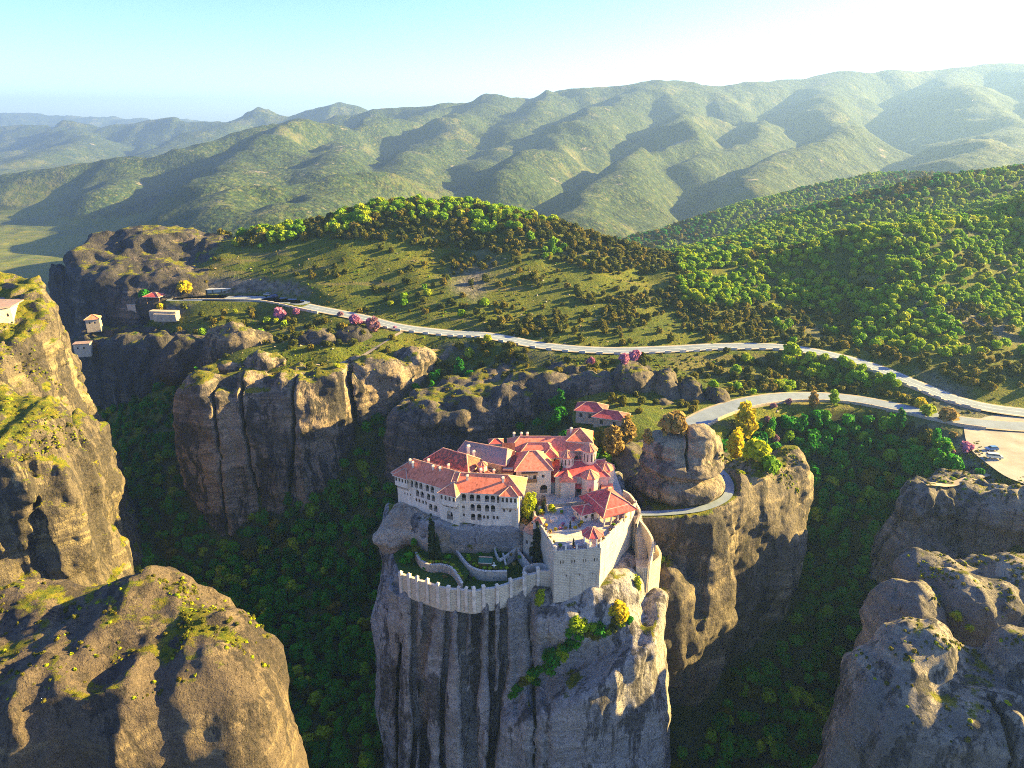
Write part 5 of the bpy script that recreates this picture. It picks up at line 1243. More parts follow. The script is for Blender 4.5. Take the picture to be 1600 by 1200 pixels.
# ------------------------------------------------------------------ outlying buildings
def outlying():
    x, y, z = W(243, 470, z=2.5)
    p = empty('shelter_pavilion', (x, y, z)); tag(p, 'open pavilion with plain red hipped roof near the upper car park', 'pavilion')
    for dx, dy in ((-3.6, -2.6), (3.6, -2.6), (3.6, 2.6), (-3.6, 2.6)):
        m = MB(); m.box((x + dx, y + dy, z - 1), (.35, .35, 4.2)); m.build('post', M['wood'], p)
    roof_hip(p, (x, y), 8.4, 6.4, -.12, z + 3.1, 1.9, 'tile_crimson', .8)
    x, y, z = W(147, 506, y=385)
    h = building('stone_house', 'small stone house with red roof at the canyon edge', 'house', rect((x, y), 7, 6, .35), z - 4, z + 3.4, {0: [(2, z + .8, .8, 1.2, False, 'glass'), (4.6, z + .8, .8, 1.2, False, 'glass')]}, 'stone')
    roof_hip(h, (x, y), 7, 6, .35, z + 3.4, 1.9, 'tile', .5)
    x, y, z = W(130, 542, y=368)
    h = building('flat_roofed_hut', 'flat-roofed pale hut low in the canyon', 'hut', rect((x, y), 8, 5, .25), z - 5, z + 2.2, {0: [(2, z - .5, .9, 1.1, False, 'glass'), (5, z - .5, .9, 1.1, False, 'glass')]}, 'stone_warm')
    m = MB(); m.prism(rect((x, y), 8.6, 5.6, .25), z + 2.2, z + 2.5, 0, True, True); m.build('roof', M['slate'], h)
    # bus shelters: row of four glazed bays
    s = empty('waiting_shelter', (-156, 412, 3)); tag(s, 'long low waiting shelter with four pale glazed bays by the upper car park', 'shelter')
    k = NT('pale_glazing'); k.b.inputs['Roughness'].default_value = .2; M['pane'] = k.out((.30, .38, .40))
    a, b = Vector(W(306, 461, z=3)), Vector(W(360, 459, z=3))
    rz = math.atan2(b.y - a.y, b.x - a.x); L = (b - a).length
    m = MB(); c = (a + b) / 2; m.box((c.x, c.y + 1.2, 6.0), (L + .6, 3.2, .25), rz); m.build('roof', M['white'], s)
    for i in range(5): q = a.lerp(b, i / 4); m = MB(); m.box((q.x, q.y, 2.8), (.28, .28, 3.2), rz); m.build('post', M['iron'], s)
    for i in range(4): q = a.lerp(b, (i + .5) / 4); m = MB(); m.box((q.x, q.y + .3, 3.2), (L / 4 - .35, .12, 2.5), rz); m.build('pane', M['pane'], s)
    # viewing terrace walls by the pavilion
    for px, lab in (((207, 478), 'tall square stone buttress block beside the open pavilion'), ((258, 488), 'long low masonry block below the open pavilion')):
        x, y, z = W(px[0], px[1], z=-.5); m = MB()
        if px[0] == 207: m.box((x, y, z - 6), (4.5, 4, 7), .1); m.box((x, y, z + 1), (5, 4.5, .3), .1)
        else: m.box((x, y, z - 5), (13, 3, 4.2), -.06); m.box((x - 2, y + 3, z - 5), (16, 4, 5.2), -.1)
        tag(m.build_top('stone_terrace', M['stone'], (x, y, z - 5)), lab, 'wall')
    # red roofed reception building behind the monastery
    h = building('reception_building', 'dark red roofed reception building among trees behind the church', 'building', rect((31, 254), 11, 7, -.25), -10, -4.6, {0: [(2, -7.5, 1.2, 1.6, False, 'glass'), (5.5, -7.5, 1.2, 1.6, False, 'glass')]}, 'stone')
    roof_hip(h, (31, 254), 11, 7, -.25, -4.6, 2.4, 'tile_crimson', .8)
    h2 = building('reception_annex', 'lower dark red annex stepping down from the reception building', 'building', rect((38, 248.5), 12, 6.5, -.35), -10, -5.4, {0: [(3, -8.2, 1.2, 1.6, False, 'glass'), (8, -8.2, 1.2, 1.6, False, 'glass')]}, 'stone')
    roof_hip(h2, (38, 248.5), 12, 6.5, -.35, -5.4, 2.0, 'tile_crimson', .8)
    x, y, z = W(775, 690, y=238); m = MB(); hh = building('rock_shed', 'little red-roofed shed in the gap behind the slate hall', 'shed', rect((x, y), 5, 3.5, .1), z - 6, z, None, 'stone'); roof_hip(hh, (x, y), 5, 3.5, .1, z, 1.2, 'tile_crimson', .4)
    # old fortified wall of the next monastery at the picture edge
    h = building('fortified_wall', 'tall sunlit fortified wall on top of the stepped rock pillar', 'wall', [(-230, 252), (-194, 248), (-186.5, 255), (-190, 270), (-230, 276)], 8, 35.5, {1: [(3, 30, .7, 1.3, True, 'glass'), (6.5, 27, .7, 1.3, True, 'glass'), (9, 32, .7, 1.3, True, 'glass')], 0: [(18, 31, .7, 1.3, True, 'glass'), (26, 31, .7, 1.3, True, 'glass')]}, 'stone_warm')
    m = MB(); m.prism([(-231, 251), (-193.6, 247), (-185.6, 254.6), (-189, 271), (-231, 277)], 35.5, 35.9, 0, True, True); m.build('coping', M['slate'], h)
outlying()

# ------------------------------------------------------------------ cars
def car(label, x, y, z, rz, col, L=4.3, Wd=1.75, Hh=1.45, van=False):
    root = empty('parked_car', (x, y, z), rz); tag(root, label, 'car')
    k = NT('car_paint'); k.b.inputs['Roughness'].default_value = .3; k.b.inputs['Specular IOR Level'].default_value = .5; pm = k.out(col)
    prof = [(-.5, .28), (.5, .28), (.5, .55), (.47, .62), (.27, .66), (-.46, .70), (-.5, .6)]
    cab = [(-.47, .69), (.26, .65), (.12, 1.0), (-.36, 1.0)] if not van else [(-.485, .69), (.36, .65), (.24, 1.0), (-.46, 1.0)]
    def ext(pr, w, inset=0.0):
        m = MB(); n = len(pr); A = [(u * L, -w / 2 + (inset if v > .9 else 0), v * Hh) for u, v in pr]; B = [(u * L, w / 2 - (inset if v > .9 else 0), v * Hh) for u, v in pr]
        m.poly(A); m.poly(B[::-1])
        for i in range(n): j = (i + 1) % n; m.poly([A[j], A[i], B[i], B[j]])
        return m
    link('body', ext(prof, Wd).mesh('body', pm), root)
    link('cabin', ext(cab, Wd - .1, .16).mesh('cabin', M['glass']), root)
    m = MB(); u0, u1 = cab[3][0], cab[2][0]; m.box(((u0 + u1) / 2 * L, 0, Hh), ((u1 - u0) * L + .1, Wd - .4, .05)); link('roof_panel', m.mesh('roof_panel', pm), root)
    for sx in (-.31, .31):
        for sy in (-1, 1):
            m = MB(); m.tube([(0, -.1, 0), (0, .1, 0)], .33, 12); w = link('wheel', m.mesh('wheel', M['iron']), root, (sx * L, sy * (Wd / 2 - .06), .33))
            m = MB(); m.tube([(0, -.115, 0), (0, .115, 0)], .19, 10); link('rim', m.mesh('rim', M['kerb']), w)
    for sy in (-1, 1):
        m = MB(); m.box((0, 0, 0), (.08, .34, .16)); link('headlight', m.mesh('headlight', M['white']), root, (L * .5, sy * (Wd / 2 - .28), Hh * .46))
        m = MB(); m.box((0, 0, 0), (.08, .26, .2)); link('tail_light', m.mesh('tail_light', M['tile_crimson']), root, (-L * .5, sy * (Wd / 2 - .22), Hh * .5))
x, y, z = W(1549, 703, z=-10.5); car('small blue hatchback parked beside the cream van on the gravel car park', x, y, z, 3.2, (.08, .20, .42))
x, y, z = W(1553, 716, z=-10.5); car('cream van parked at the grass edge of the gravel car park', x, y, z, -.25, (.62, .62, .50), 5.0, 1.9, 1.9, True)
x, y, z = W(427, 465, z=3.1); car('tiny dark blue car parked against the rock cutting on the upper road', x, y + 2, z, 2.8, (.03, .06, .25))
x, y, z = W(420, 463, z=3.1); car('tiny silver car parked against the rock cutting on the upper road', x - 2, y + 3, z, 2.9, (.5, .52, .55))
# ------------------------------------------------------------------ vegetation
def leaf_mat(name, stops, transl=.35, huevar=.6):
    k = NT(name); p = k.pos()
    oi = k.n('ShaderNodeObjectInfo')
    n = k.noise(p, .7, 3, .6)
    f = k.math('ADD', k.math('MULTIPLY', oi.outputs['Random'], huevar), k.math('MULTIPLY', n, 1 - huevar))
    c = k.ramp(f, stops)
    k.set(k.b.inputs['Base Color'], c)
    k.b.inputs['Roughness'].default_value = .7
    tr = k.n('ShaderNodeBsdfTranslucent'); k.set(tr.inputs['Color'], c)
    mx = k.n('ShaderNodeMixShader'); mx.inputs[0].default_value = transl
    k.t.links.new(k.b.outputs[0], mx.inputs[1]); k.t.links.new(tr.outputs[0], mx.inputs[2])
    k.t.links.new(mx.outputs[0], k.t.nodes['Material Output'].inputs['Surface'])
    return k.m
LM = {
    'valley': leaf_mat('leaves_valley', [(.15, (.008, .100, .005)), (.45, (.022, .210, .007)), (.75, (.055, .280, .008)), (.95, (.15, .26, .010))]),
    'oak': leaf_mat('leaves_oak', [(.1, (.034, .055, .005)), (.4, (.082, .095, .007)), (.65, (.16, .14, .009)), (.9, (.24, .17, .014))]),
    'spring': leaf_mat('leaves_spring', [(.1, (.09, .25, .004)), (.5, (.22, .36, .006)), (.9, (.40, .40, .008))]),
    'yellow': leaf_mat('leaves_yellow', [(.2, (.48, .38, .010)), (.8, (.62, .48, .015))]),
    'lime': leaf_mat('leaves_lime', [(.2, (.30, .38, .010)), (.8, (.44, .46, .012))]),
    'gold': leaf_mat('leaves_gold', [(.2, (.26, .17, .045)), (.8, (.36, .24, .07))]),
    'pink': leaf_mat('blossom_pink', [(.2, (.40, .13, .24)), (.8, (.52, .20, .34))]),
    'mauve': leaf_mat('blossom_mauve', [(.2, (.24, .11, .15)), (.8, (.34, .17, .21))]),
    'cypress': leaf_mat('needles_cypress', [(.2, (.008, .022, .008)), (.8, (.022, .045, .014))], .05),
    'conifer': leaf_mat('needles_conifer', [(.2, (.010, .022, .010)), (.8, (.03, .045, .016))], .05),
    'scrub': leaf_mat('leaves_scrub', [(.1, (.06, .07, .012)), (.5, (.15, .15, .018)), (.9, (.24, .20, .03))]),
}
M['bark'] = flat('bark', (.09, .065, .045))

def crown_arrays(seed, kind='round', n=620, leaf=.13):
    """leaf clumps (quads) of a unit tree: crown within radius ~1, height ~2"""
    r = np.random.RandomState(seed)
    if kind == 'round':
        k = 9; lc = r.normal(size=(k, 3)); lc /= np.linalg.norm(lc, axis=1)[:, None]
        lc *= (r.uniform(.30, .62, k))[:, None]; lc[:, 2] = lc[:, 2] * .8 + .08; lr = r.uniform(.34, .55, k)
        lc[0] = (0, 0, .2); lr[0] = .6
    elif kind == 'tall':
        k = 11; t = np.linspace(-.6, 1.5, k); lc = np.stack([r.normal(0, .16, k), r.normal(0, .16, k), t], 1); lr = np.interp(t, [-.6, 0, 1.5], [.4, .62, .2]) * r.uniform(.8, 1.2, k)
    elif kind == 'column':
        k = 14; t = np.linspace(-.9, 3.2, k); lc = np.stack([r.normal(0, .05, k), r.normal(0, .05, k), t], 1); lr = np.interp(t, [-.9, 0, 2, 3.2], [.42, .52, .36, .10])
    elif kind == 'cone':
        k = 16; t = np.linspace(-.7, 2.0, k); a = r.uniform(0, 6.28, k); rad = np.interp(t, [-.7, 2], [.55, .02]); lc = np.stack([rad * np.cos(a), rad * np.sin(a), t], 1); lr = np.interp(t, [-.7, 2], [.48, .14])
    else:  # bush
        k = 7; a = r.uniform(0, 6.28, k); rad = r.uniform(.1, .6, k); lc = np.stack([rad * np.cos(a), rad * np.sin(a), r.uniform(-.1, .35, k)], 1); lr = r.uniform(.35, .5, k)
    w = lr ** 2; pick = r.choice(k, n, p=w / w.sum())
    d = r.normal(size=(n, 3)); d /= np.linalg.norm(d, axis=1)[:, None]; d[:, 2] = np.where(d[:, 2] < -.6, -d[:, 2], d[:, 2])
    c = lc[pick] + d * (lr[pick] * r.uniform(.62, 1.12, n))[:, None]
    nr = d + r.normal(0, .6, (n, 3)); nr /= np.linalg.norm(nr, axis=1)[:, None]
    t1 = np.cross(nr, r.normal(size=(n, 3))); t1 /= np.linalg.norm(t1, axis=1)[:, None]; t2 = np.cross(nr, t1)
    s = leaf * r.uniform(.55, 1.5, (n, 1))
    V = np.stack([c - t1 * s - t2 * s * .8, c + t1 * s - t2 * s, c + t1 * s * .8 + t2 * s + nr * s * .3, c - t1 * s * .9 + t2 * s * .9], 1).reshape(-1, 3)
    return V, np.arange(n * 4).reshape(n, 4)

def trunk_mb(h0, h1, r):
    m = MB(); rr = random.Random(int(h0 * 100 + r * 1000))
    m.tube([(0, 0, h0), (.03, .02, (h0 + h1) / 2), (0, .04, h1)], r, 6, 0, [1.2, .8, .45])
    for q in range(4):
        a = q * 1.7 + rr.random(); m.tube([(0, .02, (h0 + h1) / 2 + q * .06), (.22 * math.cos(a), .22 * math.sin(a), h1), (.42 * math.cos(a), .42 * math.sin(a), h1 + .35)], r * .5, 5, 0, [1, .7, .3])
    return m
_tree = {}
def tree_meshes(mat, shape, seed, n=620, leaf=.13):
    key = (mat, shape, seed, n)
    if key not in _tree:
        V, Q = crown_arrays(seed, shape, n, leaf)
        zmin = {'round': -.62, 'tall': -1.1, 'column': -1.15, 'cone': -1.1, 'bush': -.28}[shape]
        V = V - np.array([0, 0, zmin])
        cm = np_mesh('crown', V, Q, LM[mat], False)
        tb = trunk_mb(-.25, {'round': .75, 'tall': 1.6, 'column': 2.0, 'cone': 1.6, 'bush': .3}[shape], .07 if shape != 'bush' else .04)
        tm = tb.mesh('trunk', M['bark'])
        # joined version used where a tree is too small to show parts
        tv = np.array(tb.v); tf = tb.f
        jm = bpy.data.meshes.new('tree')
        jm.from_pydata([tuple(v) for v in V] + [tuple(v) for v in tv], [], [tuple(q) for q in Q] + [tuple(i + len(V) for i in f) for f in tf])
        jm.materials.append(LM[mat]); jm.materials.append(M['bark'])
        jm.polygons.foreach_set('material_index', [0] * len(Q) + [1] * len(tf)); jm.update()
        _tree[key] = (cm, tm, jm)
    return _tree[key]
def plant(name, label, cat, mat, shape, seed, x, y, z, size, group=None, parts=True, zs=1.0, n=620, leaf=.13, rz=None):
    cm, tm, jm = tree_meshes(mat, shape, seed, n, leaf)
    rz = random.random() * 6.28 if rz is None else rz
    if parts:
        o = empty(name, (x, y, z), rz); o.scale = (size, size, size * zs)
        link('crown', cm, o); link('trunk', tm, o)
    else:
        o = link(name, jm, None, (x, y, z), rz); o.scale = (size, size, size * zs)
    return tag(o, label, cat, group)

def scatter_gn(name, kind_label, cat, pts, protos):
    """pts rows: x, y, z, size, rotz, proto ; one stuff object of instances"""
    pts = np.asarray(pts, dtype=np.float32)
    me = bpy.data.meshes.new(name); me.vertices.add(len(pts)); me.vertices.foreach_set('co', np.ascontiguousarray(pts[:, :3]).ravel())
    for nm, col in (('scl', pts[:, 3]), ('rotz', pts[:, 4])):
        a = me.attributes.new(nm, 'FLOAT', 'POINT'); a.data.foreach_set('value', np.ascontiguousarray(col))
    a = me.attributes.new('pid', 'INT', 'POINT'); a.data.foreach_set('value', pts[:, 5].astype(np.int32))
    o = link(name, me); tag(o, kind_label, cat, kind='stuff')
    ng = bpy.data.node_groups.new(name, 'GeometryNodeTree')
    ng.interface.new_socket('Geometry', in_out='INPUT', socket_type='NodeSocketGeometry'); ng.interface.new_socket('Geometry', in_out='OUTPUT', socket_type='NodeSocketGeometry')
    N = ng.nodes; Lk = ng.links
    gi = N.new('NodeGroupInput'); go = N.new('NodeGroupOutput'); jn = N.new('GeometryNodeJoinGeometry')
    def attr(nm, t):
        q = N.new('GeometryNodeInputNamedAttribute'); q.data_type = t; q.inputs['Name'].default_value = nm; return q.outputs['Attribute']
    pid, scl, rot = attr('pid', 'INT'), attr('scl', 'FLOAT'), attr('rotz', 'FLOAT')
    cx = N.new('ShaderNodeCombineXYZ'); Lk.new(rot, cx.inputs[2])
    for i, jm in enumerate(protos):
        po = bpy.data.objects.new('tree_kind', jm)
        oi = N.new('GeometryNodeObjectInfo'); oi.inputs['Object'].default_value = po; oi.inputs['As Instance'].default_value = True
        cp = N.new('FunctionNodeCompare'); cp.data_type = 'INT'; cp.operation = 'EQUAL'
        ins = [s for s in cp.inputs if s.type == 'INT']; Lk.new(pid, ins[0]); ins[1].default_value = i
        ip = N.new('GeometryNodeInstanceOnPoints'); Lk.new(gi.outputs[0], ip.inputs['Points']); Lk.new(oi.outputs['Geometry'], ip.inputs['Instance']); Lk.new(cp.outputs[0], ip.inputs['Selection'])
        Lk.new(cx.outputs[0], ip.inputs['Rotation']); Lk.new(scl, ip.inputs['Scale'])
        Lk.new(ip.outputs[0], jn.inputs[0])
    Lk.new(jn.outputs[0], go.inputs[0])
    md = o.modifiers.new('scatter', 'NODES'); md.node_group = ng
    return o

def project(x, y, z):
    dz = z - CAM_H; f = y * CP - dz * SP; up = y * SP + dz * CP
    return 800 + FPX * x / f, 600 - FPX * up / f, f
def inpoly(px, py, poly): return sd_poly(px, py, poly) < 0

ROADPTS = np.concatenate([crv(ROAD1, 6)[:, :2], crv(ROAD2, 6)[:, :2]])
def clear_of_roads(x, y, d):
    out = np.ones(len(x), dtype=bool)
    for ch in np.array_split(np.arange(len(x)), max(1, len(x) // 4000)):
        dd = np.min(np.hypot(x[ch][:, None] - ROADPTS[None, :, 0], y[ch][:, None] - ROADPTS[None, :, 1]), 1); out[ch] = dd > d
    return out & (sd_poly(x, y, LOT) > 2) & (sd_poly(x, y, LOT2) > 2)

def jitter_grid(x0, x1, y0, y1, step, seed):
    r = np.random.RandomState(seed); xs = np.arange(x0, x1, step); ys = np.arange(y0, y1, step)
    X, Y = np.meshgrid(xs, ys); X = X.ravel() + r.uniform(-.5, .5, X.size) * step; Y = Y.ravel() + r.uniform(-.5, .5, Y.size) * step
    return X, Y, r

SLOPES = [('between the upper and lower road', [(1090, 545), (1330, 558), (1440, 600), (1460, 640), (1330, 625), (1200, 625), (1110, 650), (1080, 610)]),
          ('in the gully beside the beige cliff', [(650, 540), (770, 518), (835, 548), (820, 610), (690, 650), (640, 620)]),
          ('around the ribbed outcrops below the guard wall', [(820, 550), (1110, 550), (1110, 690), (880, 690), (820, 620)]),
          ('on the shelf below the upper car park', [(200, 465), (440, 470), (650, 520), (720, 530), (720, 600), (200, 600)]),
          ('along the crest of the grassy hill', [(330, 390), (430, 330), (540, 290), (780, 290), (1000, 370), (1000, 395), (820, 392), (560, 375)]),
          ('on the terraced slope right above the road', [(620, 455), (1100, 455), (1100, 545), (900, 550), (620, 515)]),
          ('in the shaded hollow above the road bend', [(1080, 440), (1330, 440), (1420, 575), (1300, 550), (1080, 530)]),
          ('on the high slope at the picture edge', [(1400, 240), (1700, 240), (1700, 480), (1400, 480)]),
          ('on the slope beside the car park', [(1330, 470), (1700, 470), (1700, 680), (1330, 580)]),
          ('on the saddle between hill and wooded ridge', [(960, 360), (1400, 300), (1400, 460), (960, 460)])]
THIRDS = {
    'between the upper and lower road': ('x', 'nearest the ribbed rocks', 'by the middle of the bend', 'under the high retaining wall'),
    'in the gully beside the beige cliff': ('y', 'just under the guard wall', 'halfway down', 'at the bottom'),
    'around the ribbed outcrops below the guard wall': ('x', 'over the dark cliff', 'above the reception building', 'beside the lower road'),
    'on the shelf below the upper car park': ('x', 'near the pavilion', 'below the blossom trees', 'by the footpath'),
    'along the crest of the grassy hill': ('x', 'at its sloping tail', 'on its summit', 'on its wooded shoulder'),
    'on the terraced slope right above the road': ('x', 'where the road dips', 'at mid slope', 'towards the wooded hollow'),
    'in the shaded hollow above the road bend': ('y', 'at the hollow head', 'in its middle', 'just over the road'),
    'on the high slope at the picture edge': ('y', 'near the skyline', 'at mid height', 'at its foot'),
    'on the slope beside the car park': ('x', 'on the shaded spur', 'on the sunny spur', 'by the road cutting'),
    'on the saddle between hill and wooded ridge': ('x', 'nearest the hill', 'in the dip', 'nearest the ridge'),
}
def forest():
    random.seed(5)
    # ---- valley woods
    X, Y, r = jitter_grid(-300, 240, 95, 430, 4.3, 1)
    Z = ground(X, Y); RT = rock_top(X, Y)
    ok = (Z < -13.5) & (RT < Z + .5) & (Y < 440) & clear_of_roads(X, Y, 7)
    ok &= ~((X > -75) & (X < 30) & (Y > 252) & (Y < 330) & (r.rand(len(X)) < .55))
    ok &= ~((X > 24) & (X < 48) & (Y > 240) & (Y < 262))
    X, Y, Z = X[ok], Y[ok], Z[ok]
    px, py, f = project(X, Y, Z + 4)
    vis = (px > -120) & (px < 1720) & (py < 1320) & (py > 0)
    X, Y, Z, f, px, py = X[vis], Y[vis], Z[vis], f[vis], px[vis], py[vis]
    size = r.uniform(1.9, 3.6, len(X)) * np.where(Y > 320, .8, 1)
    protos = [tree_meshes('valley', 'round', 11 + i, 620) for i in range(5)] + [tree_meshes('valley', 'tall', 31 + i, 560) for i in range(2)] + [tree_meshes('spring', 'round', 41, 620), tree_meshes('oak', 'round', 42, 620)]
    pid = r.choice(9, len(X), p=[.17, .17, .16, .15, .1, .08, .07, .05, .05])
    pid = np.where((py > 640) & (r.rand(len(X)) < .08), 7, pid)
    rot = r.uniform(0, 6.28, len(X))
    inside = (px > 5) & (px < 1595) & (py < 1195)
    order = np.argsort(np.where(inside & (pid < 7), f, 1e9)); ind = set(order[:300].tolist())
    rest = []
    for i in range(len(X)):
        if i in ind:
            o = empty('valley_tree', (X[i], Y[i], Z[i]), rot[i]); o.scale = (size[i],) * 3
            link('crown', protos[pid[i]][0], o); link('trunk', protos[pid[i]][1], o)
            sz = 'small' if size[i] < 2.4 else 'large' if size[i] > 3.1 else 'mid-sized'
            fm = 'slender' if pid[i] in (5, 6) else 'rounded'
            if px[i] > 1000: where = 'in the wood below the lower road' if py[i] < 800 else 'at the foot of the car park cliff' if px[i] > 1270 else 'in the deep ravine under the path-ringed rock'
            else: where = 'beside the huge domed boulder' if px[i] < 470 and py[i] > 830 else 'against the foot of the monastery pillar' if px[i] > 470 and py[i] > 780 else 'in the canyon below the beige cliff'
            tag(o, '%s %s dark green tree %s' % (sz, fm, where), 'tree', '%s %s trees %s' % (sz, fm, where))
        else: rest.append((X[i], Y[i], Z[i], size[i], rot[i], pid[i]))
    scatter_gn('valley_forest', 'dense shaded valley forest farther up the ravines', 'forest', rest, [p[2] for p in protos])
    # ---- hill oaks and spring-green trees
    X, Y, r = jitter_grid(-290, 560, 255, 640, 3.9, 2)
    Z = ground(X, Y); RT = rock_top(X, Y)
    px, py, f = project(X, Y, Z + 1.5)
    dens = np.full(X.shape, .015)
    cl = fbm(X / 22, Y / 22, X * 0, 3, 201)
    dens = np.where(inpoly(px, py, [(330, 385), (400, 355), (1000, 395), (1080, 520), (950, 535), (760, 510), (640, 440), (300, 420)]), np.clip(.12 + .42 * cl, .04, .6), dens)
    dens = np.where(inpoly(px, py, [(640, 410), (800, 400), (1000, 400), (1080, 430), (1080, 530), (900, 540), (700, 500), (650, 450)]), np.clip(.34 + .62 * cl, .08, .85), dens)
    dens = np.where(inpoly(px, py, [(560, 440), (690, 400), (720, 470), (640, 500)]), np.clip(.28 + .6 * cl, .06, .8), dens)
    dens = np.where(inpoly(px, py, [(360, 385), (430, 340), (500, 352), (540, 300), (640, 290), (770, 290), (860, 330), (1000, 372), (1090, 390), (1090, 420), (950, 425), (820, 398), (700, 385), (560, 372), (480, 372)]), .86, dens)
    dens = np.where(inpoly(px, py, [(1060, 385), (1300, 330), (1640, 240), (1640, 600), (1560, 612), (1450, 575), (1300, 540), (1130, 528), (1060, 510), (1040, 440)]), np.clip(.72 + .45 * cl, .15, .93), dens)
    dens = np.where((px > 1560) & (py > 500), dens * .6, dens)
    dens = np.where((Y > 470) & (px < 1060) & (py > 300), np.maximum(dens, .5), dens)
    dens = np.where((Y > 500), .8, dens)
    # slopes between the roads and around the outcrops
    dens = np.where(inpoly(px, py, [(1130, 545), (1330, 560), (1420, 600), (1440, 632), (1330, 610), (1200, 612), (1120, 640), (1090, 600)]), .75, dens)
    dens = np.where(inpoly(px, py, [(660, 545), (770, 520), (830, 545), (820, 600), (700, 640), (650, 620)]), .8, dens)
    dens = np.where(inpoly(px, py, [(830, 560), (1140, 555), (1140, 660), (1000, 650), (880, 600)]), .30, dens)
    dens = np.where(inpoly(px, py, [(280, 470), (620, 515), (600, 560), (480, 545), (280, 520)]), .30, dens)
    dens = np.where(inpoly(px, py, [(380, 555), (720, 520), (720, 560), (420, 590)]), .12, dens)
    dens = np.where((Y < 268) & (X > 130), 0.02, dens)
    dens = np.where((sd_poly(X, Y, rect((33, 252), 28, 22, -.25)) < 0), 0, dens)
    near_ok = (Z > -15) | (Y > 430)
    ok = (r.rand(len(X)) < dens) & near_ok & (RT < Z + 4.0) & clear_of_roads(X, Y, 6.5)
    X, Y, Z, px, py, f, RT = X[ok], Y[ok], Z[ok], px[ok], py[ok], f[ok], RT[ok]
    Z = np.maximum(Z, np.where(RT > -500, RT, Z))
    vis = (px > -60) & (px < 1700)
    X, Y, Z, px, py, f = X[vis], Y[vis], Z[vis], px[vis], py[vis], f[vis]
    size = r.uniform(1.2, 2.7, len(X)) * np.where((py < 400) & (Y > 440), 1.25, 1)
    spring = (fbm(X / 45, Y / 45, X * 0, 3, 211) + .5 * noise3(X / 9, Y / 9, X * 0, 212) > .28) | ((px > 1060) & (py < 470) & (fbm(X / 30, Y / 30, X * 0, 3, 213) > -.45)) | ((px > 1330) & (py < 560) & (fbm(X / 30, Y / 30, X * 0, 3, 214) > -.1)) | ((px > 520) & (px < 1000) & (py < 345) & (r.rand(len(X)) < .55))
    spring &= ~((py > 400) & (px < 1040) & (r.rand(len(X)) < .85))
    oakp = [tree_meshes('oak', 'round', 51 + i, 520) for i in range(4)] + [tree_meshes('oak', 'bush', 61 + i, 420) for i in range(2)]
    sprp = [tree_meshes('spring', 'round', 71 + i, 520) for i in range(3)] + [tree_meshes('spring', 'round', 75, 520)]
    size = np.where(spring, size * 1.25, size)
    rot = r.uniform(0, 6.28, len(X))
    inside = (px > 5) & (px < 1595)
    for sel, pr, nm, lab, grp, snm, slab in ((~spring, oakp, 'oak_bush', 'olive oak', 'olive oaks', 'oak_scrub', 'olive oak scrub covering the farther hillsides'),
                                    (spring, sprp, 'spring_tree', 'bright green tree', 'bright green trees', 'spring_wood', 'bright green wood along the farther ridges')):
        idx = np.nonzero(sel)[0]; pid = r.randint(0, len(pr), len(X))
        srt = idx[np.argsort(np.where(inside[idx], f[idx] / size[idx], 1e9))]; ind = srt[:300]; rest = srt[300:]
        for i in ind:
            o = link(nm, pr[pid[i]][2], None, (X[i], Y[i], Z[i] - .1), rot[i]); o.scale = (size[i],) * 3
            where = next((w for w, pl in SLOPES if sd_poly(np.array([px[i]]), np.array([py[i]]), pl)[0] < 0), 'on the open grass of the hill')
            if where in THIRDS:
                pl = dict(SLOPES)[where]; ax, *ph = THIRDS[where]; v = [q[0 if ax == 'x' else 1] for q in pl]
                t = ((px[i] if ax == 'x' else py[i]) - min(v)) / (max(v) - min(v)); where = where + ', ' + ph[min(2, max(0, int(t * 3)))]
            sz = 'small' if size[i] < 1.8 else 'large' if size[i] > 2.5 else 'mid-sized'
            tag(o, '%s %s %s' % (sz, lab, where), 'tree', '%s %s %s' % (sz, grp, where))
        if len(rest): scatter_gn(snm, slab, 'wood', [(X[i], Y[i], Z[i] - .1, size[i], rot[i], pid[i]) for i in rest], [p[2] for p in pr])
    # ---- woods on the ridges behind (too far to count)
    X, Y, r = jitter_grid(60, 1150, 590, 1400, 8.0, 3)
    k_ = r.rand(len(X)) < np.clip(1.15 - (Y - 590) / 1600, .3, 1); X, Y = X[k_], Y[k_]
    Z = ground(X, Y); px, py, f = project(X, Y, Z); v = (px > 960) & (px < 1680) & (py > 230) & (py < 430)
    X, Y, Z = X[v], Y[v], Z[v]; pid = np.where(fbm(X / 60, Y / 60, X * 0, 3, 221) > .0, r.randint(4, 6, len(X)), r.randint(0, 4, len(X)))
    scatter_gn('ridge_forest', 'wooded ridges beyond the road, one mass of trees', 'forest', np.stack([X, Y, Z - .5, r.uniform(2.2, 4.2, len(X)), r.uniform(0, 6.28, len(X)), pid], 1), [p[2] for p in oakp[:2]] + [tree_meshes('valley', 'round', 11, 620)[2], tree_meshes('valley', 'round', 12, 620)[2]] + [p[2] for p in sprp[:2]])
forest()

def hit(px, py):
    """first rock or ground point along a sight line"""
    u, v = (px - 800) / FPX, (600 - py) / FPX
    d = np.array([u, CP + v * SP, -SP + v * CP]); t0, t1, st = 70., 560., 3.0
    for _ in range(2):
        t = np.arange(t0, t1, st); P = np.array([0, 0, CAM_H]) + t[:, None] * d
        h = np.nonzero(P[:, 2] < np.maximum(rock_top(P[:, 0], P[:, 1]), ground(P[:, 0], P[:, 1])))[0]
        if not len(h): return tuple(P[-1])
        t0, t1, st = t[h[0]] - st, t[h[0]] + .2, .2
    return tuple(P[h[0]])

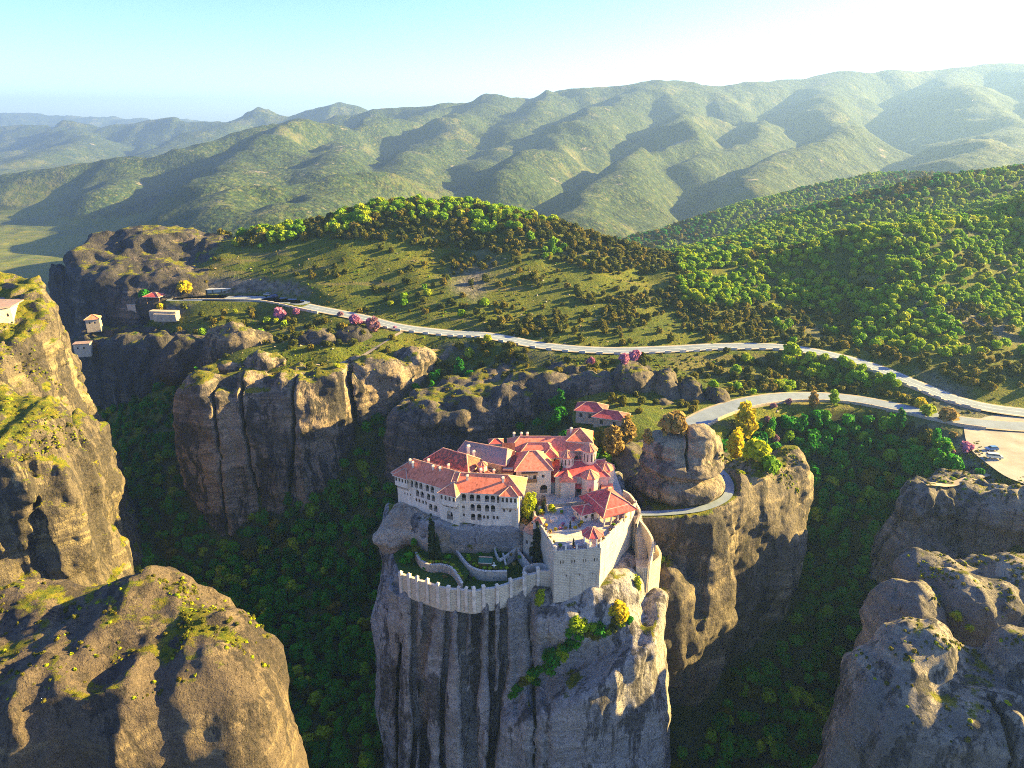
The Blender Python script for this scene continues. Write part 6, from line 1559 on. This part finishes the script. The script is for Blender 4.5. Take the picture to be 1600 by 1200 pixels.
def ground_cover():
    """low scrub and stones too small and many to count"""
    X, Y, r = jitter_grid(-230, 420, 262, 520, 3.1, 12)
    cl = fbm(X / 16, Y / 16, X * 0, 3, 401)
    k_ = (r.rand(len(X)) < np.clip(.25 + .6 * cl, .03, .8)) & clear_of_roads(X, Y, 5.2); X, Y = X[k_], Y[k_]
    Z = ground(X, Y); RT = rock_top(X, Y); px, py, f = project(X, Y, Z); ok = (Z > -20) & (px > -40) & (px < 1640) & (RT < Z + 5); X, Y, Z, RT = X[ok], Y[ok], np.maximum(Z[ok], RT[ok]), RT[ok]
    pr = [tree_meshes('oak', 'bush', 61, 420)[2], tree_meshes('scrub', 'bush', 62, 240, .18)[2], tree_meshes('spring', 'bush', 63, 240, .18)[2]]
    scatter_gn('low_scrub', 'low tussocks and scrub dotting the meadow', 'scrub', np.stack([X, Y, Z - .08, r.uniform(.3, .85, len(X)), r.uniform(0, 6.28, len(X)), r.choice(3, len(X), p=[.5, .38, .12])], 1), pr)
    st = []
    for i in range(3):
        q = np.random.RandomState(i); m = MB(); m.lathe((0, 0, -.3), [(.7, 0), (.95, .35), (.7, .75), (.25, .95), (0, 1.0)], 7); m.v = [(a * (1 + .25 * q.randn()), b * (1 + .25 * q.randn()), c * (1 + .2 * q.randn())) for a, b, c in m.v[:0]] + [(a + .12 * math.sin(7 * a + 3 * c + i), b * .8 + .12 * math.cos(5 * b + i), c * .7) for a, b, c in m.v]; st.append(m.mesh('stone', MR_PALE))
    X, Y, r = jitter_grid(-230, 420, 262, 520, 9, 14); k_ = clear_of_roads(X, Y, 5.5) & (fbm(X / 30, Y / 30, X * 0, 3, 411) > .12); X, Y = X[k_], Y[k_]; Z = ground(X, Y); ok = (Z > -18) & (rock_top(X, Y) < Z); X, Y, Z = X[ok], Y[ok], Z[ok]
    scatter_gn('field_stones', 'pale stones scattered over the slopes', 'stones', np.stack([X, Y, Z, r.uniform(.25, 1.0, len(X)) ** 1.5, r.uniform(0, 6.28, len(X)), r.randint(0, 3, len(X))], 1), st)
    # grass tussocks on the rock ledges
    P = []
    for (x0, x1, y0, y1, n, zmin) in ((-240, -150, 184, 280, 2600, -25), (-135, -44, 84, 126, 1300, 0), (74, 146, 98, 132, 900, -16), (104, 172, 134, 172, 1200, -16), (60, 104, 184, 226, 1100, -18), (-150, -24, 278, 345, 1600, -14), (128, 205, 190, 222, 900, -16), (45, 95, 262, 300, 700, -14)):
        X = r.uniform(x0, x1, n * 3); Y = r.uniform(y0, y1, n * 3); Z = rock_top(X, Y); sl = np.hypot(rock_top(X + 1.2, Y) - Z, rock_top(X, Y + 1.2) - Z) / 1.2
        ok = (Z > zmin) & (sl < .55) & (fbm(X / 6, Y / 6, X * 0, 3, 421) > .12)
        P.append(np.stack([X[ok], Y[ok], Z[ok] - .12, r.uniform(.18, .6, ok.sum()), r.uniform(0, 6.28, ok.sum()), r.choice(3, ok.sum(), p=[.55, .25, .2])], 1))
    for poly, n in (([(0, 625), (60, 632), (110, 650), (140, 690), (90, 700), (40, 720), (0, 720)], 420), ([(0, 450), (30, 455), (60, 520), (50, 560), (110, 610), (60, 610), (0, 560)], 200),
                    ([(222, 902), (262, 905), (312, 916), (316, 950), (340, 944), (318, 975), (290, 1005), (276, 1036), (268, 1030), (280, 990), (284, 940), (262, 925)], 380), ([(315, 985), (340, 990), (372, 1010), (420, 1040), (415, 1046), (365, 1020), (330, 998)], 90), ([(370, 955), (410, 965), (425, 985), (400, 980)], 60),
                    ([(1430, 875), (1500, 870), (1560, 860), (1570, 875), (1500, 895), (1470, 930), (1480, 960), (1450, 930)], 260), ([(1565, 868), (1600, 862), (1600, 905), (1585, 900)], 60), ([(1450, 1000), (1500, 1000), (1520, 1012), (1470, 1016)], 50),
                    ([(1440, 762), (1480, 735), (1500, 690), (1532, 690), (1548, 740), (1520, 762)], 320), ([(1540, 750), (1600, 745), (1600, 775), (1550, 775)], 120), ([(1118, 712), (1180, 700), (1242, 745), (1250, 772), (1200, 752), (1150, 738)], 260), ([(380, 560), (720, 522), (722, 540), (560, 585), (430, 600)], 300), ([(1110, 560), (1000, 560), (850, 555), (860, 575), (1000, 580), (1110, 600)], 260)):
        pa = np.array(poly); c_ = 0
        for _ in range(n * 4):
            q = r.uniform(pa.min(0), pa.max(0))
            if c_ < n and sd_poly(q[:1], q[1:], poly)[0] < 0:
                x, y, z = hit(q[0], q[1]); P.append(np.array([[x, y, z - .15, r.uniform(.22, .62), r.uniform(0, 6.28), r.choice(3, p=[.42, .43, .15])]])); c_ += 1
    scatter_gn('ledge_grass', 'yellow-green grass tussocks on the rock ledges', 'grass', np.concatenate(P), [tree_meshes('scrub', 'bush', 62, 240, .18)[2], tree_meshes('lime', 'bush', 64, 240, .18)[2], tree_meshes('oak', 'bush', 61, 420)[2]])
ground_cover()

def specimens():
    random.seed(9)
    gz = lambda x, y: float(max(ground(x, y)[0], rock_top(np.array([x]), np.array([y]))[0]))
    def at(px, py, z=None, y=None): return W(px, py, z=z, y=y)
    # pink blossom trees along the upper road
    for i, (px, py, y, s, mat, lab) in enumerate([
        (437, 500, 372, 4.2, 'pink', 'vivid pink blossom tree below the upper car park wall'), (463, 492, 374, 2.4, 'pink', 'small pink blossom tree beside the road edge near the car park'), (555, 508, 352, 4.0, 'pink', 'magenta blossom tree standing at the road bend'),
        (578, 510, 348, 3.0, 'pink', 'pink blossom tree next to the bare mauve tree'), (585, 518, 346, 4.4, 'mauve', 'pale bare-branched mauve tree at the road edge'), (532, 494, 362, 1.8, 'mauve', 'thin rosy tree silhouetted against the road'),
        (617, 514, 338, 1.2, 'pink', 'tiny pink blossom bush right at the kerb'), (922, 570, 303, 2.3, 'pink', 'tall pink blossom tree on the slope under the guard wall'), (975, 568, 305, 2.8, 'pink', 'rounded pink blossom tree above the ribbed outcrop, first of a pair'), (992, 564, 307, 3.4, 'pink', 'wide pink blossom tree above the ribbed outcrop, second of a pair'),
        (1199, 660, 262, 1.9, 'mauve', 'dusky pink tree beside the tall yellow poplar'), (1212, 690, 250, 1.8, 'mauve', 'dusky pink tree at the wood edge below the yellow poplars'), (1232, 632, 268, 1.6, 'mauve', 'dark mauve shrub on the rim of the lower road'), (1208, 638, 266, 1.5, 'mauve', 'mauve shrub between poplar and lower road'),
        (1507, 705, 226, 2.6, 'pink', 'pink blossom bush on the grass below the car park'), (1487, 712, 224, 1.4, 'mauve', 'faded mauve bush beside the pink one below the car park')]):
        x, yy, _ = hit(px, py); plant('blossom_tree', lab, 'tree', mat, 'round', 80 + i % 4, x, yy, gz(x, yy) - .2, s, 'blossom trees by the roads')
    # yellow and lime specimen trees
    for px, py, y, s, mat, shp, lab in [
        (1163, 678, 250, 5.2, 'yellow', 'tall', 'tall glowing yellow poplar beside the lower road'), (1148, 712, 232, 4.0, 'yellow', 'tall', 'pointed yellow poplar at the head of the path'), (1180, 715, 236, 4.8, 'lime', 'round', 'broad lime green tree below the yellow poplars'), (1200, 735, 230, 3.4, 'spring', 'round', 'round green tree at the rock edge below the poplars'),
        (978, 690, 243, 4.2, 'gold', 'tall', 'golden leafless-looking tree in front of the reception building'), (1050, 672, 250, 4.4, 'gold', 'round', 'golden tree at the bend of the lower road'), (958, 712, 215, 4.2, 'gold', 'tall', 'brown-gold tree close behind the church apse'), (938, 712, 214, 4.2, 'oak', 'tall', 'dark olive tree behind the church drum'), (921, 690, 236, 2.4, 'spring', 'round', 'vivid green round tree beside the reception building'), (1012, 690, 226, 1.8, 'gold', 'tall', 'small golden tree between boulder and golden tree'),
        (290, 458, 398, 4.6, 'yellow', 'round', 'round yellow tree by the upper shelters'), (226, 462, 398, 3.0, 'valley', 'round', 'dark green round tree beside the red pavilion'), (253, 480, 390, 2.6, 'yellow', 'round', 'dark yellow shrub tree on the viewing terrace'), (1236, 552, 318, 4.2, 'spring', 'round', 'single tall bright green tree rising over the upper road'),
        (1302, 628, 262, 2.4, 'spring', 'tall', 'slender pale green tree in front of the lower road bend'), (1270, 632, 264, 2.6, 'gold', 'tall', 'thin golden tree in front of the lower road'), (1450, 645, 243, 3.2, 'lime', 'round', 'lime green tree at the lower end of the lower road'), (1435, 632, 250, 2.8, 'yellow', 'round', 'yellow tree over the lower road end'), (1480, 655, 243, 3.8, 'gold', 'round', 'large tan tree at the junction of road and car park'), (1410, 622, 258, 2.0, 'yellow', 'round', 'small yellow tree below the road retaining wall'), (1488, 678, 238, 1.8, 'gold', 'bush', 'orange-tan bush by the car park grass'), (1425, 692, 236, 2.0, 'lime', 'round', 'lime green tree among dark valley trees near the car park'),
        (1488, 985, 142, 1.5, 'lime', 'round', 'lime green bush in the notch between the lumpy rocks'), (1508, 1000, 140, 1.1, 'lime', 'round', 'smaller lime bush beside its twin in the rock notch')]:
        x, yy, _ = hit(px, py + 4); plant('specimen_tree', lab, 'tree', mat, shp, 90, x, yy, gz(x, yy) - .2, s)
    # monastery garden and courts (z known)
    for px, py, z, s, mat, shp, zs, lab in [
        (676, 872, -9.1, 2.1, 'cypress', 'column', 1.45, 'tall dark cypress towering over the curved garden wall'), (684, 874, -9.1, 1.8, 'cypress', 'column', 1.0, 'shorter dark cypress close beside the tallest one'), (719, 855, -9.0, 2.4, 'cypress', 'round', 1.1, 'dark round evergreen at the foot of the corner tower'), (789, 850, -8.4, 2.9, 'conifer', 'cone', 1.35, 'dark conifer in front of the gallery corner bay'), (838, 876, -9.5, 2.2, 'conifer', 'cone', 1.7, 'dark conifer pressed against the terrace bastion'), (735, 858, -8.5, 1.8, 'oak', 'round', 1, 'thin olive tree against the stone base of the gallery wing'),
        (733, 878, -8.5, .9, 'spring', 'tall', 1, 'pale slender sapling on the upper lawn'), ('w', (4.6, 168.6), -3, 3.2, 'lime', 'tall', 1.05, 'yellow-green tree beside the gallery corner bay'), ('w', (3.4, 166.6), -4, 2.0, 'gold', 'round', 1, 'small gold shrub tree under the yellow-green tree'), ('w', (6.6, 166.6), -2, 1.2, 'cypress', 'column', 1, 'small cypress in the planted court by the terrace'), ('w', (8.6, 168.9), 0, 1.0, 'cypress', 'column', .8, 'little dark cypress near the stone planter'), (876, 768, 1.0, 1.35, 'cypress', 'column', 1.5, 'slim cypress standing before the church front'), (889, 768, 1.0, 1.7, 'yellow', 'round', 1, 'yellow blossom tree in front of the church gable'), (862, 799, 0, 1.4, 'lime', 'round', 1, 'round lime green tree on the upper terrace'), (845, 802, 0, .9, 'lime', 'round', 1, 'small lime shrub near the gate lodge'),
        (843, 944, -17.3, 1.9, 'lime', 'tall', 1.1, 'lime yellow tree growing at the foot of the garden wall'), (1030, 880, -17, 2.0, 'lime', 'round', 1.2, 'lime green bush hanging over the lower entrance platform'), (996, 920, -22, 1.5, 'lime', 'tall', 1.2, 'lime green bush clinging between bastion and rock lobe'),
        (965, 962, -22.5, 3.4, 'yellow', 'round', 1.0, 'golden yellow tree under the sunlit bastion wall'), (900, 982, -29, 2.9, 'spring', 'round', 1, 'green tree on the diagonal ledge below the bastion'), (862, 1035, -37, 3.3, 'valley', 'round', 1, 'dark green tree halfway down the diagonal ledge'), (930, 985, -28, 2.6, 'valley', 'round', .8, 'dense green shrub on the upper diagonal ledge'), (835, 1050, -40, 2.0, 'valley', 'bush', 1, 'low dark shrub on the diagonal ledge'), (812, 1070, -43, 1.6, 'valley', 'bush', 1, 'lowest dark shrub on the diagonal ledge'), (885, 1010, -33, 1.8, 'valley', 'bush', 1, 'dark shrub between the two ledge trees'), (950, 985, -27, 1.6, 'spring', 'bush', 1, 'fresh green shrub beneath the golden yellow tree')]:
        x, yy, zz = (py[0], py[1], z) if px == 'w' else at(px, py, z=z)
        if z < -16: x, yy, zz = hit(px, py); zz -= .8
        plant('garden_tree', lab, 'tree', mat, shp, 95, x, yy, zz - .1, s, None, True, zs, 900, .10)
    for i, (px, py) in enumerate([(800, 1086), (806, 1076), (818, 1066), (826, 1058), (845, 1046), (852, 1040), (868, 1028), (876, 1018), (890, 1002), (905, 996), (915, 990), (922, 982), (938, 978), (944, 990), (958, 982), (972, 975), (982, 968), (900, 1008), (930, 995), (880, 1028), (860, 1050), (836, 1066), (962, 972), (912, 978), (890, 990)]):
        x, yy, zz = hit(px, py); plant('cliff_shrub', ('dark green', 'dense green', 'olive brown', 'fresh bright green')[i % 4] + ' shrub on the ' + ('lower' if i < 6 or i in (20, 21) else 'middle' if i < 10 or i in (17, 19) else 'upper') + ' diagonal ledge of the pillar', 'shrub', ('valley', 'valley', 'oak', 'spring')[i % 4], 'bush', 61, x, yy, zz - .4, 1.5 + .9 * random.random(), 'shrubs of the diagonal ledge', False, .9, 420)
    # potted plants on the terrace
    pot = MB(); pot.lathe((0, 0, 0), [(.24, 0), (.36, .5), (.40, .5), (.40, .58), (.3, .58), (.3, .5), (0, .5)], 10); pm = pot.mesh('pot', M['terracotta'])
    spots = [(12.0, 151.2, 'spring'), (15.4, 151.0, 'cypress'), (25.5, 158.2, 'gold'), (26.8, 160.6, 'spring'), (23.4, 154.6, 'gold'), (10.0, 157.6, 'gold'), (11.3, 158.5, 'yellow'), (12.6, 158.8, 'pink'), (13.9, 158.9, 'gold'), (15.2, 159.1, 'cypress'), (16.6, 159.3, 'yellow'), (17.8, 160.6, 'gold'), (18.4, 162.0, 'yellow'), (16.4, 163.8, 'pink'), (13.4, 161.0, 'pink'), (9.0, 160.4, 'yellow'), (8.6, 158.4, 'scrub'), (9.6, 154.6, 'gold'), (10.4, 152.6, 'scrub'), (30.2, 164.6, 'yellow'), (8.4, 166.5, 'scrub'), (13.5, 167.2, 'spring'), (17.6, 168.2, 'scrub'), (32.2, 169.4, 'lime')]
    names = {'spring': 'bright green', 'cypress': 'dark green clipped', 'gold': 'tan leaved', 'yellow': 'yellow', 'pink': 'pink flowering', 'scrub': 'olive green', 'lime': 'lime green'}
    for i, (x, y, mt) in enumerate(spots):
        o = empty('potted_plant', (x, y, .004), i); tag(o, '%s shrub in a terracotta pot on the monastery terrace' % names[mt], 'plant', '%s pot plants on the terrace' % names[mt])
        link('pot', pm, o); cm = tree_meshes(mt, 'bush' if mt != 'cypress' else 'column', 97, 160, .2)[0]; c = link('foliage', cm, o, (0, 0, .5)); c.scale = (.62,) * 3 if mt != 'cypress' else (.45, .45, .5)
    # garden shrubs on the lawns
    for i, (px, py, z, s, mt, lab) in enumerate([(695, 902, -10.9, .7, 'gold', 'small tan bush in the lower lawn'), (798, 868, -8.5, .7, 'gold', 'feathery tan plant in the small garden plot, farther one'), (803, 883, -8.5, .8, 'gold', 'feathery tan plant in the small garden plot, nearer one'), (741, 905, -10.9, .6, 'spring', 'small green bush between the two retaining walls'), (640, 872, -10, 1.8, 'valley', 'leafy shrub filling the corner behind the first wall piers'), (632, 880, -10.5, 1.6, 'valley', 'dark shrub beside the first wall pier'), (650, 862, -9, 1.4, 'scrub', 'olive shrub at the start of the curved wall'), (648, 850, -9, 1.8, 'valley', 'dark shrub at the rock under the gallery wing'), (742, 882, -8.4, .6, 'spring', 'little green shrub on top of the rough retaining wall'), (765, 884, -8.4, .6, 'spring', 'little green shrub beside the white cross'), (812, 872, -8.5, .7, 'spring', 'green shrub by the stepped garden wall'), (700, 872, -9, 1.0, 'valley', 'leafy green shrub under the rock shelf'), (712, 893, -10.9, .8, 'valley', 'green shrub in the strip between the garden walls'), (665, 890, -10.9, .9, 'valley', 'green shrub on the lower lawn below the cypress'), (750, 868, -8.5, .9, 'valley', 'leafy shrub behind the green-roofed shed'), (775, 862, -8.5, .8, 'spring', 'fresh green shrub at the corner of the upper lawn'), (820, 890, -10, .8, 'valley', 'shrub in the sunken bed by the stair parapet'), (805, 845, -8, 1.3, 'conifer', 'dark evergreen shrub between conifer and bastion')]):
        x, y, zz = at(px, py, z=z); plant('garden_shrub', lab, 'shrub', mt, 'bush', 98, x, y, zz, s, None, True, 1, 300, .16)
    for k_, (pp, zz) in enumerate((([(650, 866), (660, 877), (673, 880), (690, 880), (704, 884), (713, 894), (721, 906)], -8.7), ([(735, 882), (757, 890), (792, 890)], -8.1))):
        q_ = crv([W(a, b, z=zz) for a, b in pp], 4)
        for i, p in enumerate(q_):
            plant('border_shrub', 'low flowering border shrub behind the %s garden wall' % ('curved' if k_ == 0 else 'rough'), 'shrub', ('scrub', 'spring', 'lime')[i % 3], 'bush', 98, p[0], p[1] + .8, p[2] - .3, .55 + .25 * random.random(), 'border shrubs of the garden walls', False, .8, 300, .16)
    # shrubs on rock ledges
    r = np.random.RandomState(33)
    def ledge(box, n, s0, s1, mats, name, lab, grp, zmin=-60, flat_=.8):
        X = r.uniform(box[0], box[1], n * 14); Y = r.uniform(box[2], box[3], n * 14); Z = rock_top(X, Y)
        sl = np.hypot(rock_top(X + 1.3, Y) - Z, rock_top(X, Y + 1.3) - Z) / 1.3
        ok = (Z > zmin) & (sl < flat_) & (Z > ground(X, Y) - 1) & (noise3(X / 9, Y / 9, X * 0, 301) > -.1)
        X, Y, Z = X[ok][:n], Y[ok][:n], Z[ok][:n]
        for i in range(len(X)): plant(name, lab, 'shrub', mats[i % len(mats)], 'bush', 61 + i % 2, X[i], Y[i], Z[i] - .3, r.uniform(s0, s1), grp, False, .75, 420)
    ledge((-240, -150, 184, 275), 95, .6, 1.8, ['scrub', 'scrub', 'lime', 'oak'], 'ledge_shrub', 'sunlit yellow-green shrub on a ledge of the stepped rock pillar', 'shrubs on the stepped rock pillar', -15)
    ledge((-148, -26, 282, 345), 38, .7, 1.7, ['oak', 'scrub', 'oak', 'lime'], 'ledge_shrub', 'low shrub on the crest of the beige cliff', 'shrubs on the beige cliff crest', -14)
    ledge((104, 175, 134, 172), 25, .4, .9, ['scrub', 'lime'], 'ledge_shrub', 'low green shrub on the lumpy rock below the car park', 'shrubs on the lumpy rock', -14)
    ledge((60, 100, 186, 224), 28, .5, 1.3, ['scrub', 'lime', 'yellow'], 'ledge_shrub', 'yellow-green shrub on top of the path-ringed rock', 'shrubs on the path-ringed rock', -16)
    ledge((128, 205, 196, 222), 18, .6, 1.4, ['oak', 'spring'], 'ledge_shrub', 'dark bush on the grassy brow of the car park cliff', 'bushes on the car park cliff', -16)
    ledge((-50, 64, 270, 318), 42, .8, 1.8, ['oak', 'oak', 'scrub'], 'ledge_shrub', 'olive bush rooted on the dark cliff band', 'bushes on the dark cliff band', -30)
    ledge((-250, -140, 340, 398), 30, .8, 1.8, ['oak', 'valley'], 'ledge_shrub', 'dark bush on the shaded cliff below the upper car park', 'bushes on the shaded cliff', -22)
specimens()

# ------------------------------------------------------------------ air
hz = MB(); hz.box((0, 5600, -174), (26000, 18000, 174 + 520))
k = NT('valley_haze'); k.t.nodes.remove(k.b)
pv_ = k.t.nodes.new('ShaderNodeVolumePrincipled'); pv_.inputs['Color'].default_value = (.30, .50, 1.0, 1); pv_.inputs['Density'].default_value = 1.0e-4; pv_.inputs['Anisotropy'].default_value = .3
k.t.links.new(pv_.outputs[0], k.t.nodes['Material Output'].inputs['Volume'])
o = hz.build_top('haze', k.m, (0, 5600, -174)); tag(o, kind='stuff')
